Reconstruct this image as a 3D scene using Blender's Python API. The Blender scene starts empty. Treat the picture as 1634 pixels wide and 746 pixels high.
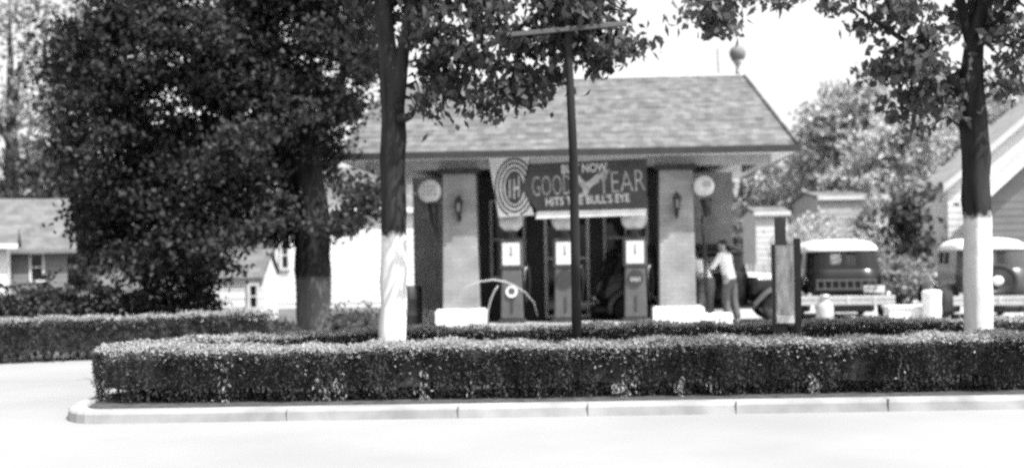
import bpy, bmesh, math, random
import numpy as np
from mathutils import Vector, Matrix

random.seed(7)
RNG = np.random.default_rng(11)
scene = bpy.context.scene
COL = scene.collection
R = math.radians

# ------------------------------------------------------------------ camera
F = 1972.0                 # focal length in photo pixels (1634 wide)
CX, HY, CAMZ = 817.0, 405.0, 1.5
ROLL = R(0.9)
cam_d = bpy.data.cameras.new('camera')
cam = bpy.data.objects.new('camera', cam_d)
COL.objects.link(cam)
cam_d.sensor_width = 36.0
cam_d.lens = 36.0 * F / 1634.0
cam_d.shift_y = (HY - 373.0) / 1634.0
cam_d.clip_start = 0.1
cam_d.clip_end = 2000
cam.location = (0, 0, CAMZ)
cam.rotation_euler = (Matrix.Rotation(R(90), 3, 'X') @ Matrix.Rotation(-ROLL, 3, 'Z')).to_euler()
cam_d.dof.use_dof = True
cam_d.dof.focus_distance = 7.0
cam_d.dof.aperture_fstop = 1.65
scene.camera = cam

# ------------------------------------------------------------------ light
SUN_AZ, SUN_EL = 129.0, 61.0
world = bpy.data.worlds.new('World')
scene.world = world
world.use_nodes = True
wn = world.node_tree
wn.nodes.clear()
sky = wn.nodes.new('ShaderNodeTexSky')
sky.sky_type = 'NISHITA'
sky.sun_disc = False
sky.sun_elevation = R(SUN_EL)
sky.sun_rotation = R(SUN_AZ)
sky.air_density = 1.0
sky.dust_density = 3.0
bw = wn.nodes.new('ShaderNodeRGBToBW')
bg = wn.nodes.new('ShaderNodeBackground')
bg.inputs['Strength'].default_value = 0.15
wo = wn.nodes.new('ShaderNodeOutputWorld')
wn.links.new(sky.outputs[0], bw.inputs[0])
wn.links.new(bw.outputs[0], bg.inputs[0])
wn.links.new(bg.outputs[0], wo.inputs[0])
sd = bpy.data.lights.new('sun', 'SUN')
sd.energy = 3.6
sd.angle = R(0.5)
sun = bpy.data.objects.new('sun', sd)
COL.objects.link(sun)
sv = Vector((math.sin(R(SUN_AZ)) * math.cos(R(SUN_EL)), math.cos(R(SUN_AZ)) * math.cos(R(SUN_EL)), math.sin(R(SUN_EL))))
sun.rotation_euler = sv.to_track_quat('Z', 'Y').to_euler()
sun.location = (0, 0, 40)
scene.view_settings.view_transform = 'Standard'
scene.view_settings.look = 'None'
scene.view_settings.gamma = 1.0
scene.view_settings.exposure = 1.25
scene.view_settings.use_curve_mapping = False
scene.cycles.use_denoising = False
scene.cycles.max_bounces = 6
scene.cycles.transparent_max_bounces = 8
scene.cycles.caustics_reflective = False
scene.cycles.caustics_refractive = False
scene.cycles.filter_width = 2.0


def P(px, py, d):
    """photo pixel + distance -> world point"""
    u, v = px - CX, HY - py
    c, s = math.cos(ROLL), math.sin(ROLL)
    return Vector(((u * c + v * s) * d / F, d, CAMZ + (-u * s + v * c) * d / F))


# ------------------------------------------------------------------ materials
def mat(name, v, var=0.15, scale=6.0, rough=0.8, bump=0.0, spec=0.3, metal=0.0, detail=5.0, stretch=(1, 1, 1)):
    m = bpy.data.materials.new(name)
    m.use_nodes = True
    nt = m.node_tree
    b = nt.nodes['Principled BSDF']
    b.inputs['Roughness'].default_value = rough
    b.inputs['Specular IOR Level'].default_value = spec
    b.inputs['Metallic'].default_value = metal
    tc = nt.nodes.new('ShaderNodeTexCoord')
    mp = nt.nodes.new('ShaderNodeMapping')
    mp.inputs['Scale'].default_value = stretch
    n = nt.nodes.new('ShaderNodeTexNoise')
    n.inputs['Scale'].default_value = scale
    n.inputs['Detail'].default_value = detail
    r = nt.nodes.new('ShaderNodeValToRGB')
    lo, hi = max(v * (1 - var), 0), min(v * (1 + var), 0.95)
    r.color_ramp.elements[0].position = 0.3
    r.color_ramp.elements[1].position = 0.7
    r.color_ramp.elements[0].color = (lo, lo, lo, 1)
    r.color_ramp.elements[1].color = (hi, hi, hi, 1)
    nt.links.new(tc.outputs['Object'], mp.inputs[0])
    nt.links.new(mp.outputs[0], n.inputs['Vector'])
    nt.links.new(n.outputs['Fac'], r.inputs[0])
    nt.links.new(r.outputs[0], b.inputs['Base Color'])
    if bump:
        bp = nt.nodes.new('ShaderNodeBump')
        bp.inputs['Strength'].default_value = bump
        bp.inputs['Distance'].default_value = 0.02
        nt.links.new(n.outputs['Fac'], bp.inputs['Height'])
        nt.links.new(bp.outputs[0], b.inputs['Normal'])
    return m


def leaf_mat(name, lo, hi, trans=0.25, rough=0.6, streak=False):
    m = bpy.data.materials.new(name)
    m.use_nodes = True
    nt = m.node_tree
    b = nt.nodes['Principled BSDF']
    out = nt.nodes['Material Output']
    b.inputs['Roughness'].default_value = rough
    b.inputs['Specular IOR Level'].default_value = 0.2
    g = nt.nodes.new('ShaderNodeNewGeometry')
    r = nt.nodes.new('ShaderNodeValToRGB')
    r.color_ramp.elements[0].color = (lo, lo, lo, 1)
    r.color_ramp.elements[1].color = (hi, hi, hi, 1)
    nt.links.new(g.outputs['Random Per Island'], r.inputs[0])
    if streak:      # older and younger shoots grow in upright bunches
        tc = nt.nodes.new('ShaderNodeTexCoord')
        mp = nt.nodes.new('ShaderNodeMapping'); mp.inputs['Scale'].default_value = (1, 1, .3)
        n = nt.nodes.new('ShaderNodeTexNoise'); n.inputs['Scale'].default_value = 7; n.inputs['Detail'].default_value = 3
        nt.links.new(tc.outputs['Object'], mp.inputs[0]); nt.links.new(mp.outputs[0], n.inputs['Vector'])
        ma = nt.nodes.new('ShaderNodeMath'); ma.operation = 'MULTIPLY_ADD'
        ma.inputs[1].default_value = 2.6; ma.inputs[2].default_value = -1.15
        nt.links.new(n.outputs['Fac'], ma.inputs[0])
        mm = nt.nodes.new('ShaderNodeMath'); mm.operation = 'MULTIPLY_ADD'; mm.inputs[1].default_value = .5
        nt.links.new(g.outputs['Random Per Island'], mm.inputs[0]); nt.links.new(ma.outputs[0], mm.inputs[2])
        nt.links.new(mm.outputs[0], r.inputs[0])
    nt.links.new(r.outputs[0], b.inputs['Base Color'])
    t = nt.nodes.new('ShaderNodeBsdfTranslucent')
    nt.links.new(r.outputs[0], t.inputs['Color'])
    mx = nt.nodes.new('ShaderNodeMixShader')
    mx.inputs[0].default_value = trans
    nt.links.new(b.outputs[0], mx.inputs[1])
    nt.links.new(t.outputs[0], mx.inputs[2])
    nt.links.new(mx.outputs[0], out.inputs['Surface'])
    return m


def trunk_mat(name, paint_z, bark=0.03, paint=0.74, vmix=.35):
    """bark with a real whitewashed band up to paint_z (object space, ragged edge)"""
    m = mat(name, bark, 0.6, 9.0, 0.95, 0.8, 0.1, stretch=(1, 1, 0.18))
    nt = m.node_tree
    b = nt.nodes['Principled BSDF']
    old = b.inputs['Base Color'].links[0].from_socket
    tc = nt.nodes.new('ShaderNodeTexCoord')
    sp = nt.nodes.new('ShaderNodeSeparateXYZ')
    n = nt.nodes.new('ShaderNodeTexNoise')
    n.inputs['Scale'].default_value = 14
    ma = nt.nodes.new('ShaderNodeMath'); ma.operation = 'MULTIPLY_ADD'
    ma.inputs[1].default_value = 0.22
    lt = nt.nodes.new('ShaderNodeMath'); lt.operation = 'MULTIPLY_ADD'
    lt.use_clamp = True
    lt.inputs[1].default_value = -11.0
    lt.inputs[2].default_value = (paint_z + 0.13) * 11.0
    nt.links.new(tc.outputs['Object'], sp.inputs[0])
    nt.links.new(tc.outputs['Object'], n.inputs['Vector'])
    nt.links.new(n.outputs['Fac'], ma.inputs[0])
    nt.links.new(sp.outputs['Z'], ma.inputs[2])
    nt.links.new(ma.outputs[0], lt.inputs[0])
    n2 = nt.nodes.new('ShaderNodeTexNoise')
    n2.inputs['Scale'].default_value = 9
    n2.inputs['Detail'].default_value = 6
    r2 = nt.nodes.new('ShaderNodeValToRGB')
    r2.color_ramp.elements[0].position = 0.28
    a = paint * (1 - 0.35 * vmix)
    r2.color_ramp.elements[0].color = (a, a, a, 1)
    r2.color_ramp.elements[1].position = 0.5
    r2.color_ramp.elements[1].color = (paint, paint, paint, 1)
    nt.links.new(tc.outputs['Object'], n2.inputs['Vector'])
    nt.links.new(n2.outputs['Fac'], r2.inputs[0])
    mx = nt.nodes.new('ShaderNodeMix'); mx.data_type = 'RGBA'
    nt.links.new(lt.outputs[0], mx.inputs[0])
    nt.links.new(old, mx.inputs[6])
    nt.links.new(r2.outputs[0], mx.inputs[7])
    nt.links.new(mx.outputs[2], b.inputs['Base Color'])
    return m


def brick_mat(name, lo, hi, mortar, scale=1.0, bw_=0.24, rh=0.08, msize=0.012, bump=0.3, rough=0.85, axes='XZ', blotch=(.72, 1.15, 2.2)):
    m = bpy.data.materials.new(name)
    m.use_nodes = True
    nt = m.node_tree
    b = nt.nodes['Principled BSDF']
    b.inputs['Roughness'].default_value = rough
    b.inputs['Specular IOR Level'].default_value = 0.2
    tc = nt.nodes.new('ShaderNodeTexCoord')
    sp = nt.nodes.new('ShaderNodeSeparateXYZ')
    cb = nt.nodes.new('ShaderNodeCombineXYZ')
    ad = nt.nodes.new('ShaderNodeMath'); ad.operation = 'ADD'
    nt.links.new(tc.outputs['Object'], sp.inputs[0])
    nt.links.new(sp.outputs['X'], ad.inputs[0])
    if axes == 'XZ':
        nt.links.new(sp.outputs['Y'], ad.inputs[1])
    else:
        ad.inputs[1].default_value = 0
    nt.links.new(ad.outputs[0], cb.inputs['X'])
    nt.links.new(sp.outputs['Z'], cb.inputs['Y'])
    br = nt.nodes.new('ShaderNodeTexBrick')
    br.inputs['Scale'].default_value = scale
    br.inputs['Brick Width'].default_value = bw_
    br.inputs['Row Height'].default_value = rh
    br.inputs['Mortar Size'].default_value = msize
    br.inputs['Color1'].default_value = (lo, lo, lo, 1)
    br.inputs['Color2'].default_value = (hi, hi, hi, 1)
    br.inputs['Mortar'].default_value = (mortar, mortar, mortar, 1)
    nt.links.new(cb.outputs[0], br.inputs['Vector'])
    n = nt.nodes.new('ShaderNodeTexNoise')
    n.inputs['Scale'].default_value = blotch[2]
    n.inputs['Detail'].default_value = 6
    nt.links.new(tc.outputs['Object'], n.inputs['Vector'])
    rr = nt.nodes.new('ShaderNodeValToRGB')
    rr.color_ramp.elements[0].position = .3
    rr.color_ramp.elements[1].position = .7
    rr.color_ramp.elements[0].color = (blotch[0],) * 3 + (1,)
    rr.color_ramp.elements[1].color = (blotch[1],) * 3 + (1,)
    nt.links.new(n.outputs['Fac'], rr.inputs[0])
    mx = nt.nodes.new('ShaderNodeMix'); mx.data_type = 'RGBA'; mx.blend_type = 'MULTIPLY'
    mx.inputs[0].default_value = 1
    nt.links.new(br.outputs['Color'], mx.inputs[6])
    nt.links.new(rr.outputs[0], mx.inputs[7])
    nt.links.new(mx.outputs[2], b.inputs['Base Color'])
    if bump:
        bp = nt.nodes.new('ShaderNodeBump')
        bp.inputs['Strength'].default_value = bump
        bp.inputs['Distance'].default_value = 0.01
        nt.links.new(br.outputs['Color'], bp.inputs['Height'])
        nt.links.new(bp.outputs[0], b.inputs['Normal'])
    return m


def glass_mat(name, tint=0.25, clear=0.5):
    m = bpy.data.materials.new(name)
    m.use_nodes = True
    nt = m.node_tree
    b = nt.nodes['Principled BSDF']
    b.inputs['Base Color'].default_value = (tint, tint, tint, 1)
    b.inputs['Roughness'].default_value = 0.06
    b.inputs['Specular IOR Level'].default_value = 0.6
    n = nt.nodes.new('ShaderNodeTexNoise')
    n.inputs['Scale'].default_value = 3
    bp = nt.nodes.new('ShaderNodeBump'); bp.inputs['Strength'].default_value = 0.04
    nt.links.new(n.outputs['Fac'], bp.inputs['Height'])
    nt.links.new(bp.outputs[0], b.inputs['Normal'])
    if clear:
        t = nt.nodes.new('ShaderNodeBsdfTransparent')
        t.inputs[0].default_value = (.9, .9, .9, 1)
        mx = nt.nodes.new('ShaderNodeMixShader')
        mx.inputs[0].default_value = clear
        nt.links.new(b.outputs[0], mx.inputs[1])
        nt.links.new(t.outputs[0], mx.inputs[2])
        nt.links.new(mx.outputs[0], nt.nodes['Material Output'].inputs['Surface'])
    return m


M = {}
M['concrete'] = mat('pale concrete paving', .245, .14, .35, .9, .15, detail=9)
M['forecourt'] = mat('pale dusty forecourt', .34, .14, .8, .95, .2)
M['kerb'] = mat('kerb concrete', .27, .28, 2.5, .9, .3)
M['soil'] = mat('dark soil', .05, .5, 9, 1, .6)
M['lawn'] = mat('lawn ground', .10, .5, 4, 1, .6)
M['pillar'] = brick_mat('painted brick pillar', .27, .32, .26, msize=.01)
M['wallbrick'] = brick_mat('dark brick wall', .27, .33, .28, msize=.012)
M['white'] = mat('white paint', .78, .08, 4, .6, .1)
M['offwhite'] = mat('off white paint', .6, .12, 5, .7, .1)
M['trim'] = mat('grey trim paint', .35, .15, 5, .6)
M['soffit'] = mat('pale soffit boards', .62, .1, 4, .7)
M['shingle'] = brick_mat('mottled roof shingles', .10, .15, .10, bw_=.15, rh=.145, msize=.004, bump=.2, axes='X', blotch=(.6, 1.3, 3.6))
M['darkpaint'] = mat('dark paint', .03, .3, 6, .4)
M['black'] = mat('black metal', .015, .3, 8, .45, spec=.4)
M['car'] = mat('dark car enamel', .008, .2, 2, .2, spec=.35)
M['cargrey'] = mat('grey car enamel', .05, .15, 2, .25, spec=.5)
M['roofcloth'] = mat('pale roof fabric', .8, .06, 6, .6)
M['tyre'] = mat('tyre rubber', .03, .3, 12, .9)
M['chrome'] = mat('bright metal', .75, .08, 8, .22, metal=.9)
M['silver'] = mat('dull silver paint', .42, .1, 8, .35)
M['pump'] = mat('grey pump enamel', .095, .15, 5, .35, spec=.4)
M['pumpdark'] = mat('dark pump enamel', .04, .2, 5, .4, spec=.4)
M['face'] = mat('white dial enamel', .6, .05, 8, .3)
M['globe'] = mat('milk glass', .55, .2, 9, .25, spec=.5)
M['banner'] = mat('dark banner cloth', .055, .25, 5, .8)
M['bannerwhite'] = mat('white banner cloth', .6, .15, 5, .85)
M['letter'] = mat('white lettering', .5, .15, 14, .8)
M['lettergrey'] = mat('worn pale lettering', .34, .45, 18, .8)
M['wood'] = mat('weathered pole wood', .02, .5, 6, .95, .5, stretch=(1, 1, .1))
M['woodgrey'] = mat('grey fence wood', .3, .3, 6, .9, stretch=(1, 1, .2))
M['glassdark'] = glass_mat('dark window glass', .015, 0)
M['glass'] = glass_mat('clear car glass', .35, .9)
M['skin'] = mat('skin', .3, .1, 8, .5)
M['hair'] = mat('dark hair', .015, .3, 20, .6)
M['shirt'] = mat('white cotton shirt', .8, .08, 6, .9)
M['trousers'] = mat('dark trousers', .09, .25, 7, .9)
M['shoe'] = mat('black shoes', .02, .2, 8, .5)
M['roofgrey'] = brick_mat('grey house shingles', .11, .16, .1, bw_=.3, rh=.16, msize=.008, axes='X')
M['roofpale'] = brick_mat('pale weathered shingles', .26, .34, .24, bw_=.3, rh=.16, msize=.008, axes='X')
M['siding'] = mat('white clapboard', .72, .06, 3, .8)
M['sidinggrey'] = mat('grey clapboard', .17, .1, 3, .8)
M['sidingpale'] = mat('pale clapboard', .55, .08, 3, .8)
M['hose'] = mat('pale rubber hose', .4, .08, 8, .5)
M['leafdark'] = leaf_mat('dark maple leaves', .017, .072, .3)
M['leafmid'] = leaf_mat('mid maple leaves', .035, .12, .35)
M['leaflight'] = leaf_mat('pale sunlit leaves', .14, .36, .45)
M['leafpale'] = leaf_mat('leaves paled for haze', .34, .62, .45)  # flare and distance haze put into a paler leaf colour
M['leafgrey'] = leaf_mat('maple leaves greyed for flare', .07, .2, .4)  # lighter than the left maple, to imitate hazy lens flare
M['leafhedge'] = leaf_mat('privet hedge leaves', .017, .095, .22, rough=.85, streak=True)
M['leafsuntuft'] = leaf_mat('sun paled hedge tops and pale tufts', .22, .48, .35)  # sun glint on hedge tops put into the leaf colour; also foot tufts
M['twig'] = mat('twig bark', .05, .4, 12, .95)


# ------------------------------------------------------------------ object helpers
def link(o, parent=None):
    COL.objects.link(o)
    if parent is not None:
        o.parent = parent
    return o


def tag(o, label=None, cat=None, group=None, kind=None):
    if label: o['label'] = label
    if cat: o['category'] = cat
    if group: o['group'] = group
    if kind: o['kind'] = kind
    return o


def thing(name, label, cat, loc=(0, 0, 0), rz=0.0, group=None):
    o = bpy.data.objects.new(name, None)
    o.empty_display_size = 0.2
    link(o)
    o.location = loc
    o.rotation_euler = (0, 0, rz)
    return tag(o, label, cat, group)


def copy_tree(o, parent=None):
    c = o.copy()
    link(c, parent)
    for ch in list(o.children):
        copy_tree(ch, c)
    return c


class MB:
    def __init__(self):
        self.v, self.f = [], []

    def add(self, vs, fs):
        b = len(self.v)
        self.v += [tuple(x) for x in vs]
        self.f += [tuple(i + b for i in f) for f in fs]
        return self

    def box(self, x0, x1, y0, y1, z0, z1, mtx=None):
        vs = [Vector((x, y, z)) for x in (x0, x1) for y in (y0, y1) for z in (z0, z1)]
        if mtx: vs = [mtx @ v for v in vs]
        return self.add(vs, [(0, 1, 3, 2), (4, 6, 7, 5), (0, 4, 5, 1), (2, 3, 7, 6), (0, 2, 6, 4), (1, 5, 7, 3)])

    def frustum(self, a, z0, b, z1):
        """a, b = (x0,x1,y0,y1)"""
        vs = [(x, y, z0) for x in a[:2] for y in a[2:]] + [(x, y, z1) for x in b[:2] for y in b[2:]]
        return self.add(vs, [(0, 1, 3, 2), (4, 6, 7, 5), (0, 2, 6, 4), (1, 5, 7, 3), (0, 4, 5, 1), (2, 3, 7, 6)])

    def loft(self, rings, cap0=True, cap1=True, closed=True):
        n = len(rings[0])
        vs = [p for r in rings for p in r]
        fs = []
        for i in range(len(rings) - 1):
            for j in range(n if closed else n - 1):
                k = (j + 1) % n
                fs.append((i * n + j, i * n + k, (i + 1) * n + k, (i + 1) * n + j))
        if cap0: fs.append(tuple(range(n - 1, -1, -1)))
        if cap1: fs.append(tuple((len(rings) - 1) * n + j for j in range(n)))
        return self.add(vs, fs)

    def tube(self, pts, rad, n=10, jitter=0.0, cap=True, flat=1.0):
        pts = [Vector(p) for p in pts]
        if not hasattr(rad, '__len__'): rad = [rad] * len(pts)
        rings = []
        up = Vector((0, 0, 1))
        t0 = (pts[1] - pts[0]).normalized()
        a = t0.cross(up)
        if a.length < .05: a = t0.cross(Vector((0, 1, 0)))
        a.normalize()
        for i, p in enumerate(pts):
            t = (pts[min(i + 1, len(pts) - 1)] - pts[max(i - 1, 0)]).normalized()
            a = (a - t * a.dot(t)).normalized()
            b = t.cross(a)
            ring = []
            for j in range(n):
                th = 2 * math.pi * j / n
                r = rad[i] * (1 + random.uniform(-jitter, jitter) * .5 + jitter * (.7 * math.sin(5 * th + i * .35) + .6 * math.sin(9 * th - i * .22)))
                ring.append(p + a * (math.cos(th) * r) + b * (math.sin(th) * r * flat))
            rings.append(ring)
        return self.loft(rings, cap, cap)

    def lathe(self, prof, n=24, mtx=None):
        """prof: (r, z) bottom to top around Z"""
        rings = [[Vector((r * math.cos(2 * math.pi * j / n), r * math.sin(2 * math.pi * j / n), z)) for j in range(n)] for r, z in prof]
        if mtx: rings = [[mtx @ p for p in r] for r in rings]
        return self.loft(rings)

    def prism(self, pts, y0, y1, mtx=None):
        """polygon in XZ extruded along Y"""
        n = len(pts)
        vs = [Vector((x, y0, z)) for x, z in pts] + [Vector((x, y1, z)) for x, z in pts]
        if mtx: vs = [mtx @ v for v in vs]
        fs = [tuple(range(n)), tuple(range(2 * n - 1, n - 1, -1))]
        fs += [(i, i + n, (i + 1) % n + n, (i + 1) % n) for i in range(n)]
        return self.add(vs, fs)

    def build(self, name, m, parent=None, smooth=False, bevel=0.0, loc=None, rot=None):
        me = bpy.data.meshes.new(name)
        me.from_pydata(self.v, [], self.f)
        bm = bmesh.new(); bm.from_mesh(me)
        bmesh.ops.recalc_face_normals(bm, faces=bm.faces)
        bm.to_mesh(me); bm.free()
        me.materials.append(m)
        if smooth:
            me.polygons.foreach_set('use_smooth', [True] * len(me.polygons))
        o = link(bpy.data.objects.new(name, me), parent)
        if loc is not None: o.location = loc
        if rot is not None: o.rotation_euler = rot
        if bevel:
            bv = o.modifiers.new('bevel', 'BEVEL')
            bv.width = bevel; bv.segments = 2; bv.limit_method = 'ANGLE'; bv.angle_limit = R(40)
        return o


def quads(name, co, m, parent=None):
    """co: (N,4,3) leaf quads -> one mesh"""
    n = len(co)
    me = bpy.data.meshes.new(name)
    me.vertices.add(n * 4)
    me.vertices.foreach_set('co', co.reshape(-1).astype(np.float32))
    me.loops.add(n * 4)
    me.loops.foreach_set('vertex_index', np.arange(n * 4, dtype=np.int32))
    me.polygons.add(n)
    me.polygons.foreach_set('loop_start', np.arange(0, n * 4, 4, dtype=np.int32))
    me.polygons.foreach_set('loop_total', np.full(n, 4, dtype=np.int32))
    me.update(calc_edges=True)
    me.materials.append(m)
    return link(bpy.data.objects.new(name, me), parent)


def norm(a):
    return a / np.maximum(np.linalg.norm(a, axis=1, keepdims=True), 1e-9)


def leaves(centres, length, width, axis_bias=(0, 0, -.5), spread=1.0, var=.35, flat=None):
    """leaf rhombs with their long axis round axis_bias"""
    n = len(centres)
    ax = RNG.normal(size=(n, 3)) * spread + np.array(axis_bias)
    sv_ = RNG.normal(size=(n, 3))
    if flat:
        ax[:, 2] *= flat
        sv_ = sv_ * flat + np.array([0, 0, 1.0])
    ax = norm(ax)
    side = norm(np.cross(ax, norm(sv_)))
    nor = np.cross(ax, side)
    L = length * (1 + RNG.uniform(-var, var, (n, 1)))
    W = width * (1 + RNG.uniform(-var, var, (n, 1)))
    fold = nor * W * RNG.uniform(.1, .35, (n, 1))
    c = centres
    return np.stack([c - ax * L * .5, c + side * W * .5 - ax * L * .05 + fold, c + ax * L * .5, c - side * W * .5 - ax * L * .05 + fold], axis=1)


def clump_points(clumps, density, sub_sigma, per_sub):
    """clumps: (centre, (rx,ry,rz)); spread sub-clusters towards each clump's shell, leaves round each"""
    out, subs = [], []
    for c, r in clumps:
        c, r = np.array(c), np.array(r)
        k = max(3, int(density * (r[0] * r[1] * r[2]) ** (2 / 3)))
        d = norm(RNG.normal(size=(k, 3)))
        s = c + d * r * (RNG.uniform(.15, 1, (k, 1)) ** .5)
        subs.append(s)
        sig = sub_sigma * RNG.uniform(.5, 1.4, (k, 1, 1))
        g = RNG.normal(size=(k, per_sub, 3)) * sig * np.array([1, 1, .55])
        out.append((s[:, None, :] + g).reshape(-1, 3))
    return np.concatenate(out), np.concatenate(subs)


# ------------------------------------------------------------------ ground
def sheet(name, pts, z, m, kind='structure'):
    me = bpy.data.meshes.new(name)
    me.from_pydata([(x, y, z) for x, y in pts], [], [tuple(range(len(pts)))])
    me.materials.append(m)
    o = link(bpy.data.objects.new(name, me))
    return tag(o, kind=kind)

sheet('ground', [(-400, -60), (400, -60), (400, 600), (-400, 600)], 0, M['lawn'])
sheet('street', [(-200, -40), (200, -40), (200, 17.2), (-3.2, 18.6), (-200, 16.0)], .004, M['concrete'])
sheet('forecourt', [(-4.2, 18.75), (-3.2, 18.61), (200, 17.21), (200, 33), (-3.2, 36)], .004, M['forecourt'])

# ---- island with kerb
def island_outline(inset, n=14):
    """front edge straight, round nose at the left"""
    x1 = 14.0
    pts = [(x1, 11.33 + inset)]
    cx, cy, ry = -3.85, 12.33, 1.0
    for i in range(n + 1):
        a = -math.pi / 2 - math.pi * .93 * i / n
        pts.append((cx + (.5 - inset) * math.cos(a), cy + (ry - inset) * math.sin(a)))
    pts += [(-3.6, 14.2 - inset), (-2.6, 15.0 - inset), (-1.7, 15.4 - inset), (0, 15.75 - inset), (x1, 16.1 - inset)]
    return pts

isl = island_outline(.19)
b = MB()
n = len(isl)
b.add([(x, y, 0.0) for x, y in isl] + [(x, y, .095) for x, y in isl], [tuple(range(n, 2 * n))] + [(i, (i + 1) % n, (i + 1) % n + n, i + n) for i in range(n)])
tag(b.build('island_ground', M['soil']), kind='structure')
# kerb: one ring, rounded outer arris, with casting joints
o0, o1 = island_outline(0), island_outline(.2)
prof = [(0.0, 0.0), (0.015, .085), (.03, .105), (.05, .115), (.19, .118), (.2, .09)]
rings = []
for t, z in prof:
    oo = island_outline(t)
    rings.append([(x, y, z) for x, y in oo])
b = MB().loft(rings, False, False, closed=False)
kerb = b.build('kerb', M['kerb'])
tag(kerb, kind='structure')
for px in (455, 728, 935, 1172, 1415, 1650):
    x = (px - CX) / F * 11.33
    j = MB().box(x - .004, x + .004, 11.326, 11.52, 0, .1195).build('kerb_joint', M['woodgrey'], kerb)


# ------------------------------------------------------------------ hedges
def polyline(pts, step=.05):
    pts = [np.array(p, float) for p in pts]
    out = []
    for a, c in zip(pts[:-1], pts[1:]):
        k = max(2, int(np.linalg.norm(c - a) / step))
        out += [a + (c - a) * t for t in np.linspace(0, 1, k, endpoint=False)]
    out.append(pts[-1])
    return np.array(out)


def hedge(label, pts, width, z0, z1, dens, leaf=(.045, .016), gaps=0.25, group='clipped low hedges', lm='leafhedge', lean=0.0, tufts=0):
    root = thing('hedge', label, 'hedge', (pts[0][0], pts[0][1], z0), 0, group)
    ctr = polyline(pts, .04)
    seg = np.gradient(ctr, axis=0)
    tan = norm(seg)
    nor = np.stack([tan[:, 1], -tan[:, 0]], 1)            # to the right of travel = front when travelling +X
    L = np.linalg.norm(np.diff(ctr, axis=0), axis=1).sum()
    n = int(dens * L * (width + 2 * (z1 - z0)))
    i = RNG.integers(0, len(ctr), n)
    s = RNG.uniform(0, width + 2 * (z1 - z0), n)          # along the profile: front, top, back
    h = z1 - z0
    t = np.zeros(n); z = np.zeros(n)
    fr, tp = s < h, (s >= h) & (s < h + width)
    bk = ~fr & ~tp
    t[fr], z[fr] = width / 2, s[fr]
    t[tp], z[tp] = width / 2 - (s[tp] - h), h
    t[bk], z[bk] = -width / 2, s[bk] - h - width
    # wavy clipped surface
    ph = np.arange(len(ctr)) * .04
    wob = .03 * np.sin(ph * 3.1 + 1) + .025 * np.sin(ph * 7.3) + .02 * np.sin(ph * 12.95 + 2)
    topw = .018 * np.sin(ph * 2.3) + .015 * np.sin(ph * 9.1 + 1)
    depth = RNG.exponential(.05, n)
    rr = .05
    t = t + np.where(fr, wob[i] - depth, 0) + np.where(bk, -wob[i] + depth, 0)
    t = np.where(fr | bk, t * (1 - lean * (1 - z / h)), t)
    z = np.where(tp, z + topw[i] - depth + .012 * RNG.normal(size=n), np.minimum(z, h - .03))
    # rounded shoulders
    edge = np.maximum(0, np.abs(t) - (width / 2 - rr)) * np.maximum(0, z - (h - rr)) / rr
    z = z - edge * .5
    low = (z < h * .3) & (fr | bk)                        # thin, leggy foot
    patch = (np.sin(ph * 2.9 + 2) + np.sin(ph * 5.3) + np.sin(ph * 11.9))[i] > 1.25
    keep = ~(low & (RNG.uniform(size=n) < gaps + .55 * patch))
    i, t, z = i[keep], t[keep], z[keep]
    xy = ctr[i] + nor[i] * t[:, None] + RNG.normal(size=(len(i), 2)) * .012
    c = np.column_stack([xy - np.array(pts[0][:2]), z])
    # stray shoots above the clipped top
    k = int(L * 26)
    ii = RNG.integers(0, len(ctr), k)
    tt = RNG.uniform(-width / 2, width / 2, k)
    sh = np.column_stack([ctr[ii] + nor[ii] * tt[:, None] - np.array(pts[0][:2]), h + RNG.uniform(0, .05, k)])
    tpk = tp[keep] & (np.abs(t) < width / 2)
    co = np.concatenate([leaves(c[~tpk], leaf[0], leaf[1], (0, 0, .9), .75), leaves(c[tpk][::5], leaf[0] * .9, leaf[1] * 1.5, (0, 0, 0), 1)])
    quads('foliage', co, M[lm], root)
    # sun on the clipped top is put into a paler leaf colour
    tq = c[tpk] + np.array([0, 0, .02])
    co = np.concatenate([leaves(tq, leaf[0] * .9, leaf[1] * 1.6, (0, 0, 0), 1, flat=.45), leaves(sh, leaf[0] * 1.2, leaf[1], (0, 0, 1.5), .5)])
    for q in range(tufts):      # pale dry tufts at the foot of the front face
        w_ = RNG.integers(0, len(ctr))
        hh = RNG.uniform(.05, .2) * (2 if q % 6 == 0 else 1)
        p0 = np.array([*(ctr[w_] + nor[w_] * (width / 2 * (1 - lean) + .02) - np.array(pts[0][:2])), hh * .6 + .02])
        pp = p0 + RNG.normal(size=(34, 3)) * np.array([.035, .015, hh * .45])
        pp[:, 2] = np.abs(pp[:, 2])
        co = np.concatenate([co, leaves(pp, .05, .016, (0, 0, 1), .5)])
    quads('sunlit_top_and_tufts', co, M['leafsuntuft'], root)
    # dark woody inside: many stems
    b = MB()
    for q in range(0, len(ctr), 3):
        for w in (-.22, 0, .22):
            p = ctr[q] + nor[q] * (w * width + random.uniform(-.04, .04)) - np.array(pts[0][:2])
            dx, dy = random.uniform(-.1, .1), random.uniform(-.06, .06)
            b.tube([(p[0], p[1], -.02), (p[0] + dx * .5, p[1] + dy, h * .45), (p[0] + dx, p[1] + dy, h * .9)], [.012, .009, .004], 4)
    b.build('stems', M['twig'], root)
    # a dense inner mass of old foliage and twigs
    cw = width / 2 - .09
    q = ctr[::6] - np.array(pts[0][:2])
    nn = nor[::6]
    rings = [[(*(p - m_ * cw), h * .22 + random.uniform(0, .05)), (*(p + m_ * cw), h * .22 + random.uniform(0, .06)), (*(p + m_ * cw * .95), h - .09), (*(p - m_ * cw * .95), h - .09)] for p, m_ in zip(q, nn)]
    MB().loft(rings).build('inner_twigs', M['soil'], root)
    return root

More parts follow.
